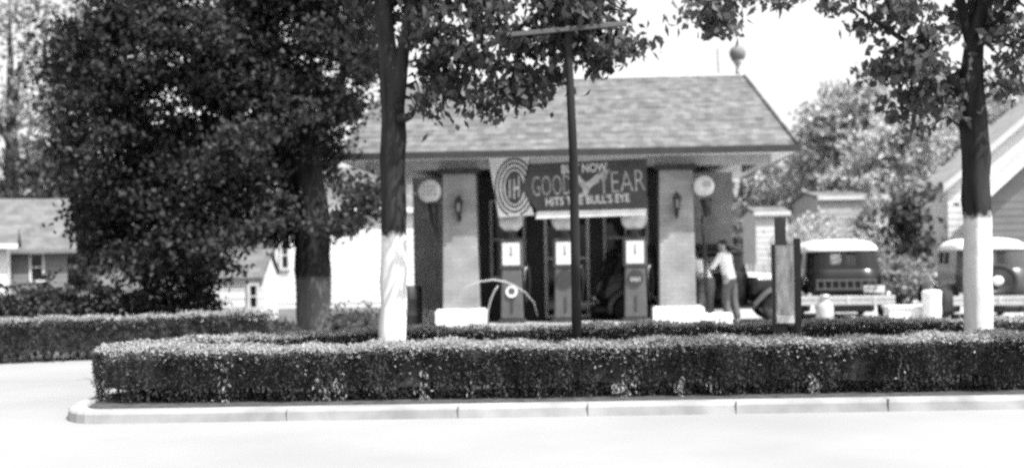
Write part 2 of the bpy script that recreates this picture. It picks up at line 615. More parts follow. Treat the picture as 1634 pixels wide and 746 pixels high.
ZI = .095
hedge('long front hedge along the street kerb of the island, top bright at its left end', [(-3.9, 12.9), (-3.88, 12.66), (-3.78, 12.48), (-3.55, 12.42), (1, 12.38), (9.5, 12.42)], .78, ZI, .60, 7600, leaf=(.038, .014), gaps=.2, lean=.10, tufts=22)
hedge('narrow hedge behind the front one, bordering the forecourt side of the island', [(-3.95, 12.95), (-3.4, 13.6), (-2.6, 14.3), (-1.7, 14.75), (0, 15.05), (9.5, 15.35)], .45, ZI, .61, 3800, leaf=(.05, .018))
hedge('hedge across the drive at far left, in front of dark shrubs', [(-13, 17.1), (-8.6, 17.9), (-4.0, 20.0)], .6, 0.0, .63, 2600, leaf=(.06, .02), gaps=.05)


# ------------------------------------------------------------------ trees
def tree(name, label, base, limbs, clumps, tm, lm, leaf, density, sub_sigma, per_sub, twigs=0, group=None, bias=(0, 0, -.6), crown_spread=1.0, kinds=None, n=22):
    """limbs: lists of (offset point, radius) in local space; clumps in WORLD space"""
    base = Vector(base)
    root = thing(name, label, 'tree', base, 0, group)
    b = MB()
    for li, lb in enumerate(limbs):
        # resample with a little wander for living lines
        pts, rad = [], []
        for (p, r), (q, s) in zip(lb[:-1], lb[1:]):
            p, q = Vector(p), Vector(q)
            k = max(2, int((q - p).length / .22))
            for t in range(k):
                w = t / k
                x = p.lerp(q, w)
                if pts: x = x + Vector((random.uniform(-1, 1), random.uniform(-1, 1), 0)) * r * .07
                pts.append(x); rad.append((r + (s - r) * w) * random.uniform(.95, 1.06))
        pts.append(Vector(lb[-1][0])); rad.append(lb[-1][1])
        b.tube(pts, rad, n, .06)
    pts, subs = clump_points([(tuple(Vector(c) - base), r) for c, r in clumps], density, sub_sigma, per_sub)
    if twigs:
        ends = [(Vector(p), r) for lb in limbs if (Vector(lb[0][0]) - Vector(lb[-1][0])).length > .5 for p, r in lb[1:] if p[2] > 2.6]
        for s in subs[RNG.choice(len(subs), min(twigs, len(subs)), replace=False)]:
            s = Vector(s)
            e, r = min(ends, key=lambda q: (q[0] - s).length + (2 if q[0].z > s.z + .6 else 0))
            if (e - s).length > 1.25: continue
            mid = e.lerp(s, .5) + Vector((random.uniform(-.12, .12), random.uniform(-.12, .12), random.uniform(0, .2)))
            b.tube([e, mid, s], [min(r * .45, .03), .013, .005], 5, 0)
    b.build('trunk', tm, root, smooth=True)
    quads('crown', leaves(pts, leaf[0], leaf[1], bias, crown_spread), lm, root)
    return root


def clump(px, py, d, rpx, ry=None, rd=None):
    c = P(px, py, d)
    r = rpx * d / F
    return (tuple(c), (r, rd if rd else r * 1.1, (ry if ry else rpx) * d / F))


# --- island trees
d1 = 13.62
bx = P(626, 550, d1).x
base1 = Vector((bx, d1, ZI))
def rel(px, py, d, base):
    return tuple(P(px, py, d) - base)
limbs1 = [
    [((0, 0, -.05), .23), ((.0, 0, .14), .155), (rel(628, 380, d1, base1), .135), (rel(628, 250, d1, base1), .135), (rel(626, 150, d1, base1), .13), (rel(617, 60, d1, base1), .10), (rel(608, -40, d1, base1), .085), (rel(596, -200, d1 + .2, base1), .06), (rel(570, -380, d1 + .3, base1), .025)],
    [(rel(630, 170, d1, base1), .11), (rel(642, 90, d1 - .05, base1), .075), (rel(656, 10, d1 - .1, base1), .065), (rel(690, -120, d1 - .2, base1), .05), (rel(770, -260, d1 - .3, base1), .02)],
    [(rel(656, 0, d1 - .1, base1), .05), (rel(760, -60, d1 - .3, base1), .035), (rel(900, -40, d1 - .4, base1), .02), (rel(1000, 20, d1 - .4, base1), .008)],
    [(rel(612, 0, d1, base1), .05), (rel(540, -90, d1 + .6, base1), .03), (rel(440, -80, d1 + 1.0, base1), .012)],
    [(rel(636, 190, d1 - .1, base1), .06), (rel(654, 186, d1 - .15, base1), .035), (rel(662, 178, d1 - .17, base1), .02)],
]
cl1 = [clump(700, 40, d1 - .2, 55, 65), clump(720, 110, d1 + .2, 45, 45), clump(780, 60, d1 - .5, 60, 60), clump(815, 130, d1 - .4, 42, 48), clump(870, 50, d1 - .3, 60, 60), clump(950, 55, d1 - .4, 60, 50), clump(1005, 62, d1 - .2, 32, 34),
       clump(850, 120, d1 - .1, 40, 32), clump(760, 145, d1 - .3, 36, 34), clump(826, 158, d1 - .3, 26, 26), clump(700, 160, d1 - .2, 24, 26), clump(955, 98, d1 - .3, 34, 26), clump(905, 20, d1 - .4, 60, 40), clump(690, 130, d1 + .6, 34, 45), clump(590, 60, d1 + .8, 32, 60), clump(660, -30, d1 + .3, 80), clump(800, -60, d1, 110, 70), clump(940, -50, d1 - .2, 90, 70), clump(560, -60, d1 + .6, 90, 70), clump(700, -210, d1, 170, 110), clump(880, -200, d1, 140, 100), clump(560, -220, d1 + .5, 150, 110), clump(690, -370, d1, 170, 90)]
tree('maple_tree', 'forked maple with whitewashed trunk left of the pumps, rising from the island hedge', base1, limbs1, cl1,
     trunk_mat('maple bark with whitewash left', P(628, 372, d1).z - ZI), M['leafmid'], (.115, .065), 92, .115, 34, 90, 'whitewashed island trees', bias=(0, 0, -1.0), crown_spread=.7)

d2 = 13.9
base2 = Vector((P(1561, 540, d2).x, d2, ZI))
limbs2 = [
    [((0, 0, -.05), .25), ((0, 0, .14), .155), (rel(1560, 350, d2, base2), .148), (rel(1556, 220, d2, base2), .15), (rel(1549, 140, d2, base2), .14), (rel(1556, 60, d2, base2), .10), (rel(1578, -30, d2, base2), .085), (rel(1600, -180, d2, base2), .05), (rel(1590, -360, d2, base2), .02)],
    [(rel(1548, 160, d2, base2), .09), (rel(1518, 128, d2 - .1, base2), .05), (rel(1480, 88, d2 - .3, base2), .04), (rel(1420, 50, d2 - .5, base2), .025), (rel(1360, 10, d2 - .7, base2), .01)],
    [(rel(1553, 90, d2, base2), .06), (rel(1530, -10, d2 + .1, base2), .05), (rel(1460, -130, d2, base2), .035), (rel(1300, -160, d2 - .6, base2), .02), (rel(1180, -40, d2 - .9, base2), .008)],
    [(rel(1560, 60, d2, base2), .05), (rel(1620, 0, d2 - .3, base2), .035), (rel(1700, -60, d2 - .5, base2), .015)],
]
cl2 = [clump(1400, 20, d2 - .6, 50, 42), clump(1470, 40, d2 - .4, 48, 55), clump(1440, 105, d2 - .3, 55, 50), clump(1490, 150, d2 + .1, 55, 48), clump(1400, 95, d2 - .3, 36, 36), clump(1455, 175, d2, 45, 35), clump(1550, 20, d2 + .5, 40, 40),
       clump(1600, 130, d2 - .1, 38, 36), clump(1610, 40, d2 - .3, 45, 45), clump(1120, 14, d2 - .9, 42, 34), clump(1150, 6, d2 - .9, 36, 28), clump(1235, -10, d2 - .8, 40, 30), clump(1142, 48, d2 - .9, 10, 18), clump(1340, -8, d2 - .7, 36, 30),
       clump(1250, -110, d2 - .5, 110, 70), clump(1420, -90, d2, 120, 70), clump(1560, -130, d2, 130, 90), clump(1690, -60, d2, 100, 90), clump(1700, 80, d2, 60, 60), clump(1500, -280, d2, 190, 100), clump(1660, -260, d2, 160, 110)]
for k in range(12):   # unseen leaf clumps added over the kerb to shade the hedge top
    cl2.append(((2.9 + .48 * k, 11.15 + .35 * math.sin(k * 2.1), 5.3 + .5 * math.sin(k * 1.3)), (.55, .6, .35)))
tree('maple_tree', 'leaning maple with whitewashed trunk in front of the right hand car', base2, limbs2, cl2,
     trunk_mat('maple bark with whitewash right', P(1561, 342, d2).z - ZI), M['leafgrey'], (.115, .068), 88, .115, 32, 90, 'whitewashed island trees', bias=(0, 0, -1.0), crown_spread=.75)

# --- big dark shade tree
d3 = 22.5
base3 = Vector((P(500, 530, d3).x, d3, 0))
limbs3 = [
    [((0, 0, -.05), .36), ((0, 0, .25), .31), (rel(500, 430, d3, base3), .31), (rel(500, 340, d3, base3), .3), (rel(480, 230, d3, base3), .26), (rel(440, 100, d3, base3), .2), (rel(400, -60, d3, base3), .13), (rel(380, -300, d3, base3), .04)],
    [(rel(495, 320, d3, base3), .2), (rel(420, 250, d3 + .1, base3), .13), (rel(310, 200, d3 + .2, base3), .07), (rel(220, 180, d3 + .3, base3), .015)],
    [(rel(490, 270, d3, base3), .16), (rel(530, 160, d3 + .3, base3), .1), (rel(570, 60, d3 + .5, base3), .05)],
    [(rel(470, 200, d3, base3), .16), (rel(330, 90, d3 + .6, base3), .1), (rel(200, 40, d3 + 1, base3), .04)],
]
cl3 = []
for (px, py, rp) in [(330, 60, 95), (200, 80, 90), (450, 80, 95), (535, 50, 62), (150, 195, 75), (270, 190, 95), (400, 190, 95), (492, 165, 66), (185, 300, 80), (310, 310, 90), (430, 310, 85), (488, 255, 50), (575, 312, 30), (556, 355, 26), (552, 165, 24), (588, 110, 30), (285, 262, 72), (370, 130, 75), (380, 250, 70),
                     (170, 370, 55), (250, 395, 62), (335, 385, 52), (430, 362, 42), (300, 430, 32), (140, 110, 50)]:
    cl3.append(clump(px, py, d3 + random.uniform(-1.2, .9), rp, rd=1.2))
for (px, py, rp) in [(240, -60, 130), (420, -70, 140), (560, -60, 90), (330, -210, 180), (480, -190, 120), (360, -350, 150)]:
    cl3.append(clump(px, py, d3, rp))
tree('shade_tree', 'huge dense dark shade tree at left with low sweeping crown', base3, limbs3, cl3,
     trunk_mat('shade tree bark', P(500, 440, d3).z, paint=.09, bark=.02), M['leafdark'], (.115, .08), 30, .22, 125, 40, bias=(0, 0, -.6))


def simple_tree(name, label, px, d, top_py, w_px, lm, leaf, density=26, sig=.3, per=26, low=.25, group=None, base_py=None, cone=False, squash=1.0):
    x = P(px, HY, d).x
    base = Vector((x, d, 0))
    zt = P(px, top_py, d).z
    rw = w_px * d / F / 2
    cl = []
    if cone:
        for k in range(9):
            t = k / 8
            z = zt * (.08 + .9 * t)
            r = rw * (1 - t) + .12
            for a in range(3 if t < .7 else 1):
                th = random.uniform(0, 6.3)
                cl.append(((x + math.cos(th) * r * .45, d + math.sin(th) * r * .45, z), (r * .65, r * .65, zt * .10)))
    else:
        for k in range(11):
            th, t = k * 2.4, (k % 6) / 5
            rr = rw * (.5 + .2 * math.sin(t * 3.0))
            z = zt * (low + (1 - low) * (.12 + .72 * t))
            cl.append(((x + math.cos(th) * rr, d + math.sin(th) * rr * .8, z), (rw * .5 * random.uniform(.8, 1.2), rw * .5, zt * (1 - low) * .2 * random.uniform(.8, 1.2))))
        cl.append(((x, d, zt * .86), (rw * .5, rw * .5, zt * .13)))
    h = zt
    limbs = [[((0, 0, -.05), max(.12, h * .03)), ((.05, 0, h * .3), h * .02 + .05), ((0, .1, h * .6), h * .012 + .03), ((.05, 0, h * .9), .02)]]
    if not cone:
        for k in range(4):
            th = k * 1.7 + .4
            limbs.append([((.03, 0, h * (.3 + .07 * k)), h * .012 + .02), ((math.cos(th) * rw * .35, math.sin(th) * rw * .35, h * (.5 + .07 * k)), .03), ((math.cos(th) * rw * .6, math.sin(th) * rw * .6, h * (.62 + .07 * k)), .012)])
    return tree(name, label, base, limbs, cl, M['twig'], lm, leaf, density, sig, per, 0, group, n=7)

g = 'trees behind the houses at far left'
simple_tree('broadleaf_tree', 'airy tree above the grey house roof at far left edge', 20, 60, -60, 300, M['leaflight'], (.3, .2), 3, .45, 22, .35, g)
simple_tree('broadleaf_tree', 'tree with sky showing through, between grey house and dark shade tree', 130, 64, 20, 220, M['leaflight'], (.3, .2), 4, .4, 24, .3, g)
simple_tree('broadleaf_tree', 'dark low tree right behind the grey house at far left', 60, 60, 235, 300, M['leafmid'], (.3, .2), 9, .4, 26, .1, g)
g = 'pale trees behind the parked cars'
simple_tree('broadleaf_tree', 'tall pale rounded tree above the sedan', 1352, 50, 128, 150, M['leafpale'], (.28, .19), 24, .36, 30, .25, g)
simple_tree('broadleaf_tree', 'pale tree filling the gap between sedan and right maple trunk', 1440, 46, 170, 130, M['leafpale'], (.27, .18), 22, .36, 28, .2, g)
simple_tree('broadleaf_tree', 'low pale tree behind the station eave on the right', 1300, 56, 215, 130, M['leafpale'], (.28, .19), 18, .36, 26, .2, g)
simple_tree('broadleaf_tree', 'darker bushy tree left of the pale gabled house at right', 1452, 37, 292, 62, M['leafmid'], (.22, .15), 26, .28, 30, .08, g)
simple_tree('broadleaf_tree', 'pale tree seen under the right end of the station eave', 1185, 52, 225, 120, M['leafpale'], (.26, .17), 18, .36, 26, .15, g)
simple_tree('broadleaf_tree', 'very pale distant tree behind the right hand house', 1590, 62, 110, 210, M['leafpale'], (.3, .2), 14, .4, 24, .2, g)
simple_tree('conifer', 'slim pale pointed evergreen behind the sedan roof', 1386, 41, 288, 66, M['leafpale'], (.22, .09), 34, .16, 40, .05, cone=True)


def shrub(label, px, d, top_py, w_px, lm, leaf=(.1, .06), density=60, sig=.13, per=30, group=None, depth=1.0):
    x = P(px, HY, d).x
    zt = P(px, top_py, d).z
    rw = w_px * d / F / 2
    root = thing('shrub', label, 'shrub', (x, d, 0), 0, group)
    cl = []
    for k in range(9):
        u = (k / 8 - .5) * 1.5
        cl.append(((u * rw, random.uniform(-.3, .3) * depth, zt * random.uniform(.35, .62)), (rw * .34, depth * .5, zt * random.uniform(.28, .36))))
    pts, subs = clump_points(cl, density, sig, per)
    pts = pts[pts[:, 2] > 0]
    quads('foliage', leaves(pts, leaf[0], leaf[1], (0, 0, .3), 1), lm, root)
    b = MB()
    for s in subs[:: max(1, len(subs) // 30)]:
        b.tube([(s[0] * .25, s[1] * .3, -.02), (s[0] * .7, s[1] * .7, s[2] * .5), tuple(s)], [.03, .015, .005], 5)
    b.build('stems', M['twig'], root)
    return root

g = 'dark shrubs behind the left hedge'
shrub('wide dark shrub at the far left end behind the hedge', 20, 21.0, 425, 170, M['leafdark'], group=g)
shrub('dark shrub in the middle of the bank behind the left hedge', 165, 21.8, 428, 190, M['leafdark'], group=g)
shrub('dark shrub beneath the shade tree crown, near the white shed', 285, 22.2, 430, 125, M['leafdark'], group=g)
shrub('loose small bush between whitewashed maple and shade tree trunk', 560, 19.5, 478, 90, M['leafmid'], (.075, .045), 60, .1, 24, depth=.5)
shrub('ragged low plant at the inner end of the left hedge', 430, 20.8, 488, 70, M['leafmid'], (.08, .04), 50, .1, 22, depth=.5)
g = 'pale shrubs behind the station yard'
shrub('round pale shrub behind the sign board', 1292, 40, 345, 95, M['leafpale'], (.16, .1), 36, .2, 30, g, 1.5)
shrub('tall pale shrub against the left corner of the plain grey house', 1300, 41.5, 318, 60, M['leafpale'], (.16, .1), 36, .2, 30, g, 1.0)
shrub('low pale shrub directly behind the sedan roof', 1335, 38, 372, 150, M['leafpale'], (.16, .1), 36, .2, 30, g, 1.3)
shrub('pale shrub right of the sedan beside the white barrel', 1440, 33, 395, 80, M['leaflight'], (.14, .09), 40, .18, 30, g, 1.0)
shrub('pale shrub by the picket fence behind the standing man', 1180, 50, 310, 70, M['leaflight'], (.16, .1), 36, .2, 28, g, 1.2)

# ------------------------------------------------------------------ filling station
ST = (1.12, 24.6)
SA = R(-3.0)
st = thing('filling_station', 'small drive-through filling station with shingled hip roof and two canopy pillars', 'filling station', (ST[0], ST[1], 0), SA)
ZE = 3.36      # eave underside
# roof
EX, EY0, EY1 = 4.42, -.75, 7.6
RX, RY, RZ = 4.0, 3.45, 5.42
ev = [(-EX, EY0, ZE + .14), (EX, EY0, ZE + .14), (EX, EY1, ZE + .14), (-EX, EY1, ZE + .14), (-RX, RY, RZ), (RX, RY, RZ)]
b = MB().add(ev, [(0, 1, 5, 4), (1, 2, 5), (2, 3, 4, 5), (3, 0, 4), (0, 3, 2, 1)])
roof = b.build('roof', M['shingle'], st)
b = MB()
sl = math.atan2(RZ - ZE - .14, RY - EY0)
nrow = 15
for k in range(nrow):     # shingle courses as thin stepped strips on the front slope
    t0, t1 = k / nrow, (k + 1) / nrow
    y0, y1 = EY0 + (RY - EY0) * t0, EY0 + (RY - EY0) * t1
    z0, z1 = ZE + .14 + (RZ - ZE - .14) * t0, ZE + .14 + (RZ - ZE - .14) * t1
    x0, x1 = EX - (EX - RX) * t0, EX - (EX - RX) * t1
    e = .009
    b.add([(-x0, y0, z0 + e + .004), (x0, y0, z0 + e + .004), (x1, y1, z1 + .006), (-x1, y1, z1 + .006), (-x0, y0, z0 + .001), (x0, y0, z0 + .001)], [(0, 1, 2, 3), (4, 5, 1, 0)])
b.build('shingle_courses', M['shingle'], roof)
b = MB()
b.tube([(-RX - .02, RY, RZ + .01), (RX + .02, RY, RZ + .01)], .055, 8)
b.build('ridge_cap', M['trim'], roof)
for (p, q) in (((-EX, EY0), (-RX, RY)), ((EX, EY0), (RX, RY))):
    MB().tube([(p[0], p[1], ZE + .17), (q[0], q[1], RZ + .02)], .04, 6).build('hip_cap', M['shingle'], roof)
b = MB()
b.box(-EX - .03, EX + .03, EY0 - .06, EY0, ZE + .01, ZE + .135)
b.box(-EX - .03, EX + .03, EY1, EY1 + .06, ZE + .01, ZE + .135)
b.box(-EX - .06, -EX, EY0, EY1, ZE + .012, ZE + .133)
b.box(EX, EX + .06, EY0, EY1, ZE + .012, ZE + .133)
b.build('gutter', M['pumpdark'], roof)
b = MB()
b.box(-EX, EX, EY0 + .003, EY1 - .003, ZE + .02, ZE + .09)
b.build('soffit', M['soffit'], roof)
# pillars
for sx in (-1, 1):
    x = sx * 2.13
    b = MB().frustum((x - .355, x + .355, -.33, .33), .43, (x - .325, x + .325, -.31, .31), 3.10)
    pil = b.build('pillar', M['pillar'], st, bevel=.012)
    MB().box(x - .5, x + .5, -.47, .47, 0, .40).box(x - .47, x + .47, -.44, .44, .40, .43).build('plinth', M['white'], pil, bevel=.015)
    MB().box(x - .40, x + .40, -.38, .38, 3.10, 3.20).build('cap', M['darkpaint'], pil, bevel=.01)
    # wall lantern
    ln = MB()
    zc = 2.42
    ln.box(x - .035, x + .035, -.36, -.33, zc - .25, zc + .22)
    ln.tube([(x, -.34, zc + .17), (x, -.42, zc + .25), (x, -.45, zc + .2)], .015, 6)
    ln.frustum((x - .045, x + .045, -.50, -.41), zc - .13, (x - .075, x + .075, -.53, -.38), zc + .13)
    ln.frustum((x - .09, x + .09, -.545, -.365), zc + .13, (x - .02, x + .02, -.475, -.435), zc + .21)
    ln.tube([(x, -.455, zc - .12), (x, -.44, zc - .28)], [.03, .008], 6)
    l_ = ln.build('wall_lantern', M['black'], pil)
    MB().box(x - .03, x + .03, -.545, -.53, zc - .07, zc + .09).build('lantern_glass', M['pump'], l_)
# beams
b = MB()
b.box(-4.0, 4.0, -.2, .2, 3.20, ZE + .02)
b.box(-4.0, -3.8, .2, 2.7, 3.2, ZE + .02)
b.box(3.8, 4.0, .2, 2.7, 3.2, ZE + .02)
b.build('beam', M['trim'], st, bevel=.01)
# building behind
BX0, BX1, BY0, BY1 = -3.45, 3.6, 2.7, 7.0
b = MB()
wins = [(-1.75, -.95, .95, 2.7), (-.55, .45, .08, 2.7), (.75, 1.75, .95, 2.7)]   # x0,x1,z0,z1 openings in the front wall
xs = [BX0] + [v for w in wins for v in w[:2]] + [BX1]
sf = MB()
b.box(BX0, -2.2, BY0, BY0 + .2, 0, 3.22).box(2.2, BX1, BY0, BY0 + .2, 0, 3.22)
xs[0], xs[-1] = -2.2, 2.2
for a_, c_ in zip(xs[0::2], xs[1::2]):
    sf.box(a_, c_, BY0 + .01, BY0 + .2, 0, 3.21)
for w in wins:
    sf.box(w[0], w[1], BY0 + .01, BY0 + .2, w[3], 3.21)
    if w[2] > .1: sf.box(w[0], w[1], BY0 + .01, BY0 + .2, 0, w[2])
sf.build('shopfront', M['darkpaint'], st)
b.box(BX0, BX0 + .2, BY0 + .2, BY1, 0, 3.22).box(BX1 - .2, BX1, BY0 + .2, BY1, 0, 3.22).box(BX0 + .2, BX1 - .2, BY1 - .2, BY1, 0, 3.22)
wall = b.build('wall', M['wallbrick'], st)
for xw in (BX0 - .05, BX1 - .95):
    MB().box(xw, xw + 1.0, BY0 - .06, BY0, 0, .3).build('wall_base', M['white'], st, bevel=.01)
MB().box(BX0 + .2, BX1 - .2, BY0 + .2, BY1 - .2, .001, .05).build('floor_slab', M['trim'], st)
for k, w in enumerate(wins):
    x0, x1, z0, z1 = w
    b = MB()
    yy = BY0 - .03
    t = .07
    b.box(x0, x0 + t, yy, yy + .1, z0, z1).box(x1 - t, x1, yy, yy + .1, z0, z1).box(x0 + t, x1 - t, yy, yy + .1, z1 - t, z1).box(x0 + t, x1 - t, yy, yy + .1, z0, z0 + t)
    b.box((x0 + x1) / 2 - .025, (x0 + x1) / 2 + .025, yy + .005, yy + .095, z0 + t, z1 - t)
    b.box(x0 + t, x1 - t, yy + .008, yy + .092, z0 + (z1 - z0) * .5 - .025, z0 + (z1 - z0) * .5 + .025)
    fr = b.build('door' if k == 1 else 'window', M['offwhite'] if k == 1 else M['trim'], st)
    MB().box(x0 + t, x1 - t, yy + .045, yy + .055, z0 + t, z1 - t).build('pane', M['glassdark'], fr)
# pipe and globe lamp on the ridge
o = MB().tube([(0, 0, 0), (-.01, 0, .3), (-.02, 0, .62)], [.022, .018, .016], 8).build('vent_pipe', M['woodgrey'], st)
o.location = (3.43, RY + .02, RZ + .02)
lm_ = thing('finial_lamp', 'pale globe lamp on a short tapered stem on top of the roof ridge', 'lamp', tuple(Matrix.Translation((ST[0], ST[1], 0)) @ Matrix.Rotation(SA, 4, 'Z') @ Vector((3.86, RY + .02, RZ + .06))))
MB().lathe([(.07, 0), (.05, .05), (.045, .17), (.07, .21), (.13, .30)], 14).build('stem', M['trim'], lm_, smooth=True)
MB().lathe([(.13, .30), (.18, .40), (.19, .48), (.15, .57), (.08, .62), (.03, .65)], 16).build('globe', M['sidinggrey'], lm_, smooth=True)
MB().lathe([(.05, .645), (.03, .68), (.01, .74)], 8).build('finial', M['trim'], lm_, smooth=True)

# pump island (concrete)
Ms = Matrix.Translation((ST[0], ST[1], 0)) @ Matrix.Rotation(SA, 4, 'Z')
b = MB().box(-1.6, 1.6, -.55, .42, 0, .14)
o = b.build('pump_island', M['kerb'], None, bevel=.03, loc=(ST[0], ST[1], 0), rot=(0, 0, SA))
tag(o, kind='structure')


# ------------------------------------------------------------------ banner
def text_mesh(txt, size, width, m, parent, loc, name, bold=0.0, shear=0.0):
    cu = bpy.data.curves.new(name, 'FONT')
    cu.body = txt; cu.size = size; cu.extrude = .002; cu.offset = bold; cu.shear = shear
    cu.resolution_u = 3
    t = bpy.data.objects.new(name, cu)
    COL.objects.link(t)
    dg = bpy.context.evaluated_depsgraph_get()
    dg.update()
    me = bpy.data.meshes.new_from_object(t.evaluated_get(dg))
    bpy.data.objects.remove(t)
    xs_ = [v.co.x for v in me.vertices]; ys_ = [v.co.y for v in me.vertices]
    x0, x1, y0, y1 = min(xs_), max(xs_), min(ys_), max(ys_)
    for v in me.vertices:
        v.co = ((v.co.x - x0) / (x1 - x0) * width, -v.co.z, (v.co.y - y0) / (y1 - y0) * size)
    me.materials.clear(); me.materials.append(m)
    o = link(bpy.data.objects.new(name, me), parent)
    o.location = loc
    return o

DB = 24.25
bo = P(780, 345, DB)
ban = thing('banner', 'dark advertising banner with bullseye target hung between the canopy pillars above the pumps', 'banner', (bo.x, bo.y, bo.z), SA)
S_ = DB / F
TILT = R(2.0)
def B(px, py):
    u, w = (px - 780) * S_, (345 - py) * S_
    c, s = math.cos(ROLL), math.sin(ROLL)
    return (u * c + w * s, -u * s + w * c)
def bpoly(pts, y0, y1, name, m, parent=ban):
    return MB().prism([B(*p) for p in pts], y0, y1).build(name, m, parent)
target = bpoly([(779, 249), (846, 249), (834, 300), (853, 343), (796, 347)], 0, .012, 'target_panel', M['bannerwhite'])
def ring(cx, cy, a, bb, w, name):
    n_ = 40
    pts = []
    bm_ = MB()
    vo = [B(cx + a * math.cos(t * 2 * math.pi / n_), cy + bb * math.sin(t * 2 * math.pi / n_)) for t in range(n_)]
    vi = [B(cx + (a - w) * math.cos(t * 2 * math.pi / n_), cy + (bb - w * 1.3) * math.sin(t * 2 * math.pi / n_)) for t in range(n_)]
    # keep only what lies on the panel
    vs = [(x, -.003, z) for x, z in vo] + [(x, -.003, z) for x, z in vi]
    fs = []
    for i in range(n_):
        mx = cx + a * math.cos((i + .5) * 2 * math.pi / n_)
        my = cy + bb * math.sin((i + .5) * 2 * math.pi / n_)
        left = 779 + (my - 249) / 98 * 17
        right = 846 - (my - 249) / 51 * 12 if my < 300 else 834 + (my - 300) / 43 * 19
        if mx < right + 1 and 250 < my < 345 and mx > left - 4:
            j = (i + 1) % n_
            fs.append((i, j, j + n_, i + n_))
    return bm_.add(vs, fs).build(name, M['banner'], target)
for a_, b_ in ((20.5, 33), (26.5, 40.5), (32, 47.5)):
    ring(821, 299, a_, b_, 2.9, 'target_ring')
bull = MB().prism([B(821 + 14.8 * math.cos(t * math.pi / 16), 299 + 26.5 * math.sin(t * math.pi / 16)) for t in range(32)], -.008, -.004).build('bullseye', M['banner'], target)
b = MB()
for (x, y0, y1, w) in ((813.5, 286, 316, 2.0), (820.5, 286, 318, 2.0), (828, 281, 314, 2.0)):
    b.prism([B(x - w / 2, y0), B(x + w / 2, y0), B(x + w / 2, y1), B(x - w / 2, y1)], -.013, -.009)
b.prism([B(821, 299), B(827.5, 297), B(827.5, 301), B(821, 303)], -.0131, -.0091)
b.build('bullseye_mark', M['letter'], bull)
field = bpoly([(846, 262), (1031, 254), (1031, 333), (857, 337), (834, 303)], -.012, -.004, 'cloth', M['banner'])
bpoly([(857, 337.5), (1031, 333.5), (1030, 343), (855, 349)], -.010, -.002, 'bottom_band', M['bannerwhite'])
bpoly([(846, 251), (1031, 243), (1031, 253.5), (846, 261.5)], -.010, -.002, 'top_band', M['trim'])
def btext(txt, px0, px1, y_base0, y_base1, hpx, name, m, bold):
    p, q = B(px0, y_base0), B(px1, y_base1)
    w = math.hypot(q[0] - p[0], q[1] - p[1])
    o = text_mesh(txt, hpx * S_, w, m, field, (p[0], -.016, p[1]), name, bold)
    o.rotation_euler = (0, -math.atan2(q[1] - p[1], q[0] - p[0]), 0)
    return o
btext('BUY NOW', 896, 969, 278, 274, 14.5, 'lettering', M['letter'], .006)
btext('GOOD', 850, 912, 313, 310, 31, 'lettering', M['lettergrey'], -.006)
btext('YEAR', 955, 1029, 309, 304, 33, 'lettering', M['lettergrey'], -.006)
btext("HITS THE BULL'S EYE", 871, 1004, 329, 322.5, 14, 'lettering', M['letter'], .004)
b = MB()
wf = [(919, 281), (924, 279), (929, 287), (935, 291), (941, 288), (953, 277), (970, 270), (974, 272), (963, 279), (965, 282), (955, 287), (956, 291), (946, 296), (941, 301), (939, 307), (936, 314), (924, 314), (921, 311), (930, 307), (929, 300), (922, 292)]
b.prism([B(*p) for p in wf], -.018, -.013)
b.build('winged_foot_mark', M['lettergrey'], field)

# ------------------------------------------------------------------ fuel pumps
def disc_y(r, y0, y1, cz, n_=28, flat=None):
    """disc facing -Y"""
    pts = []
    for t in range(n_):
        x, z = r * math.cos(2 * math.pi * t / n_), r * math.sin(2 * math.pi * t / n_)
        if flat: z = min(z, flat)
        pts.append((x, cz + z))
    return MB().prism(pts, y0, y1)

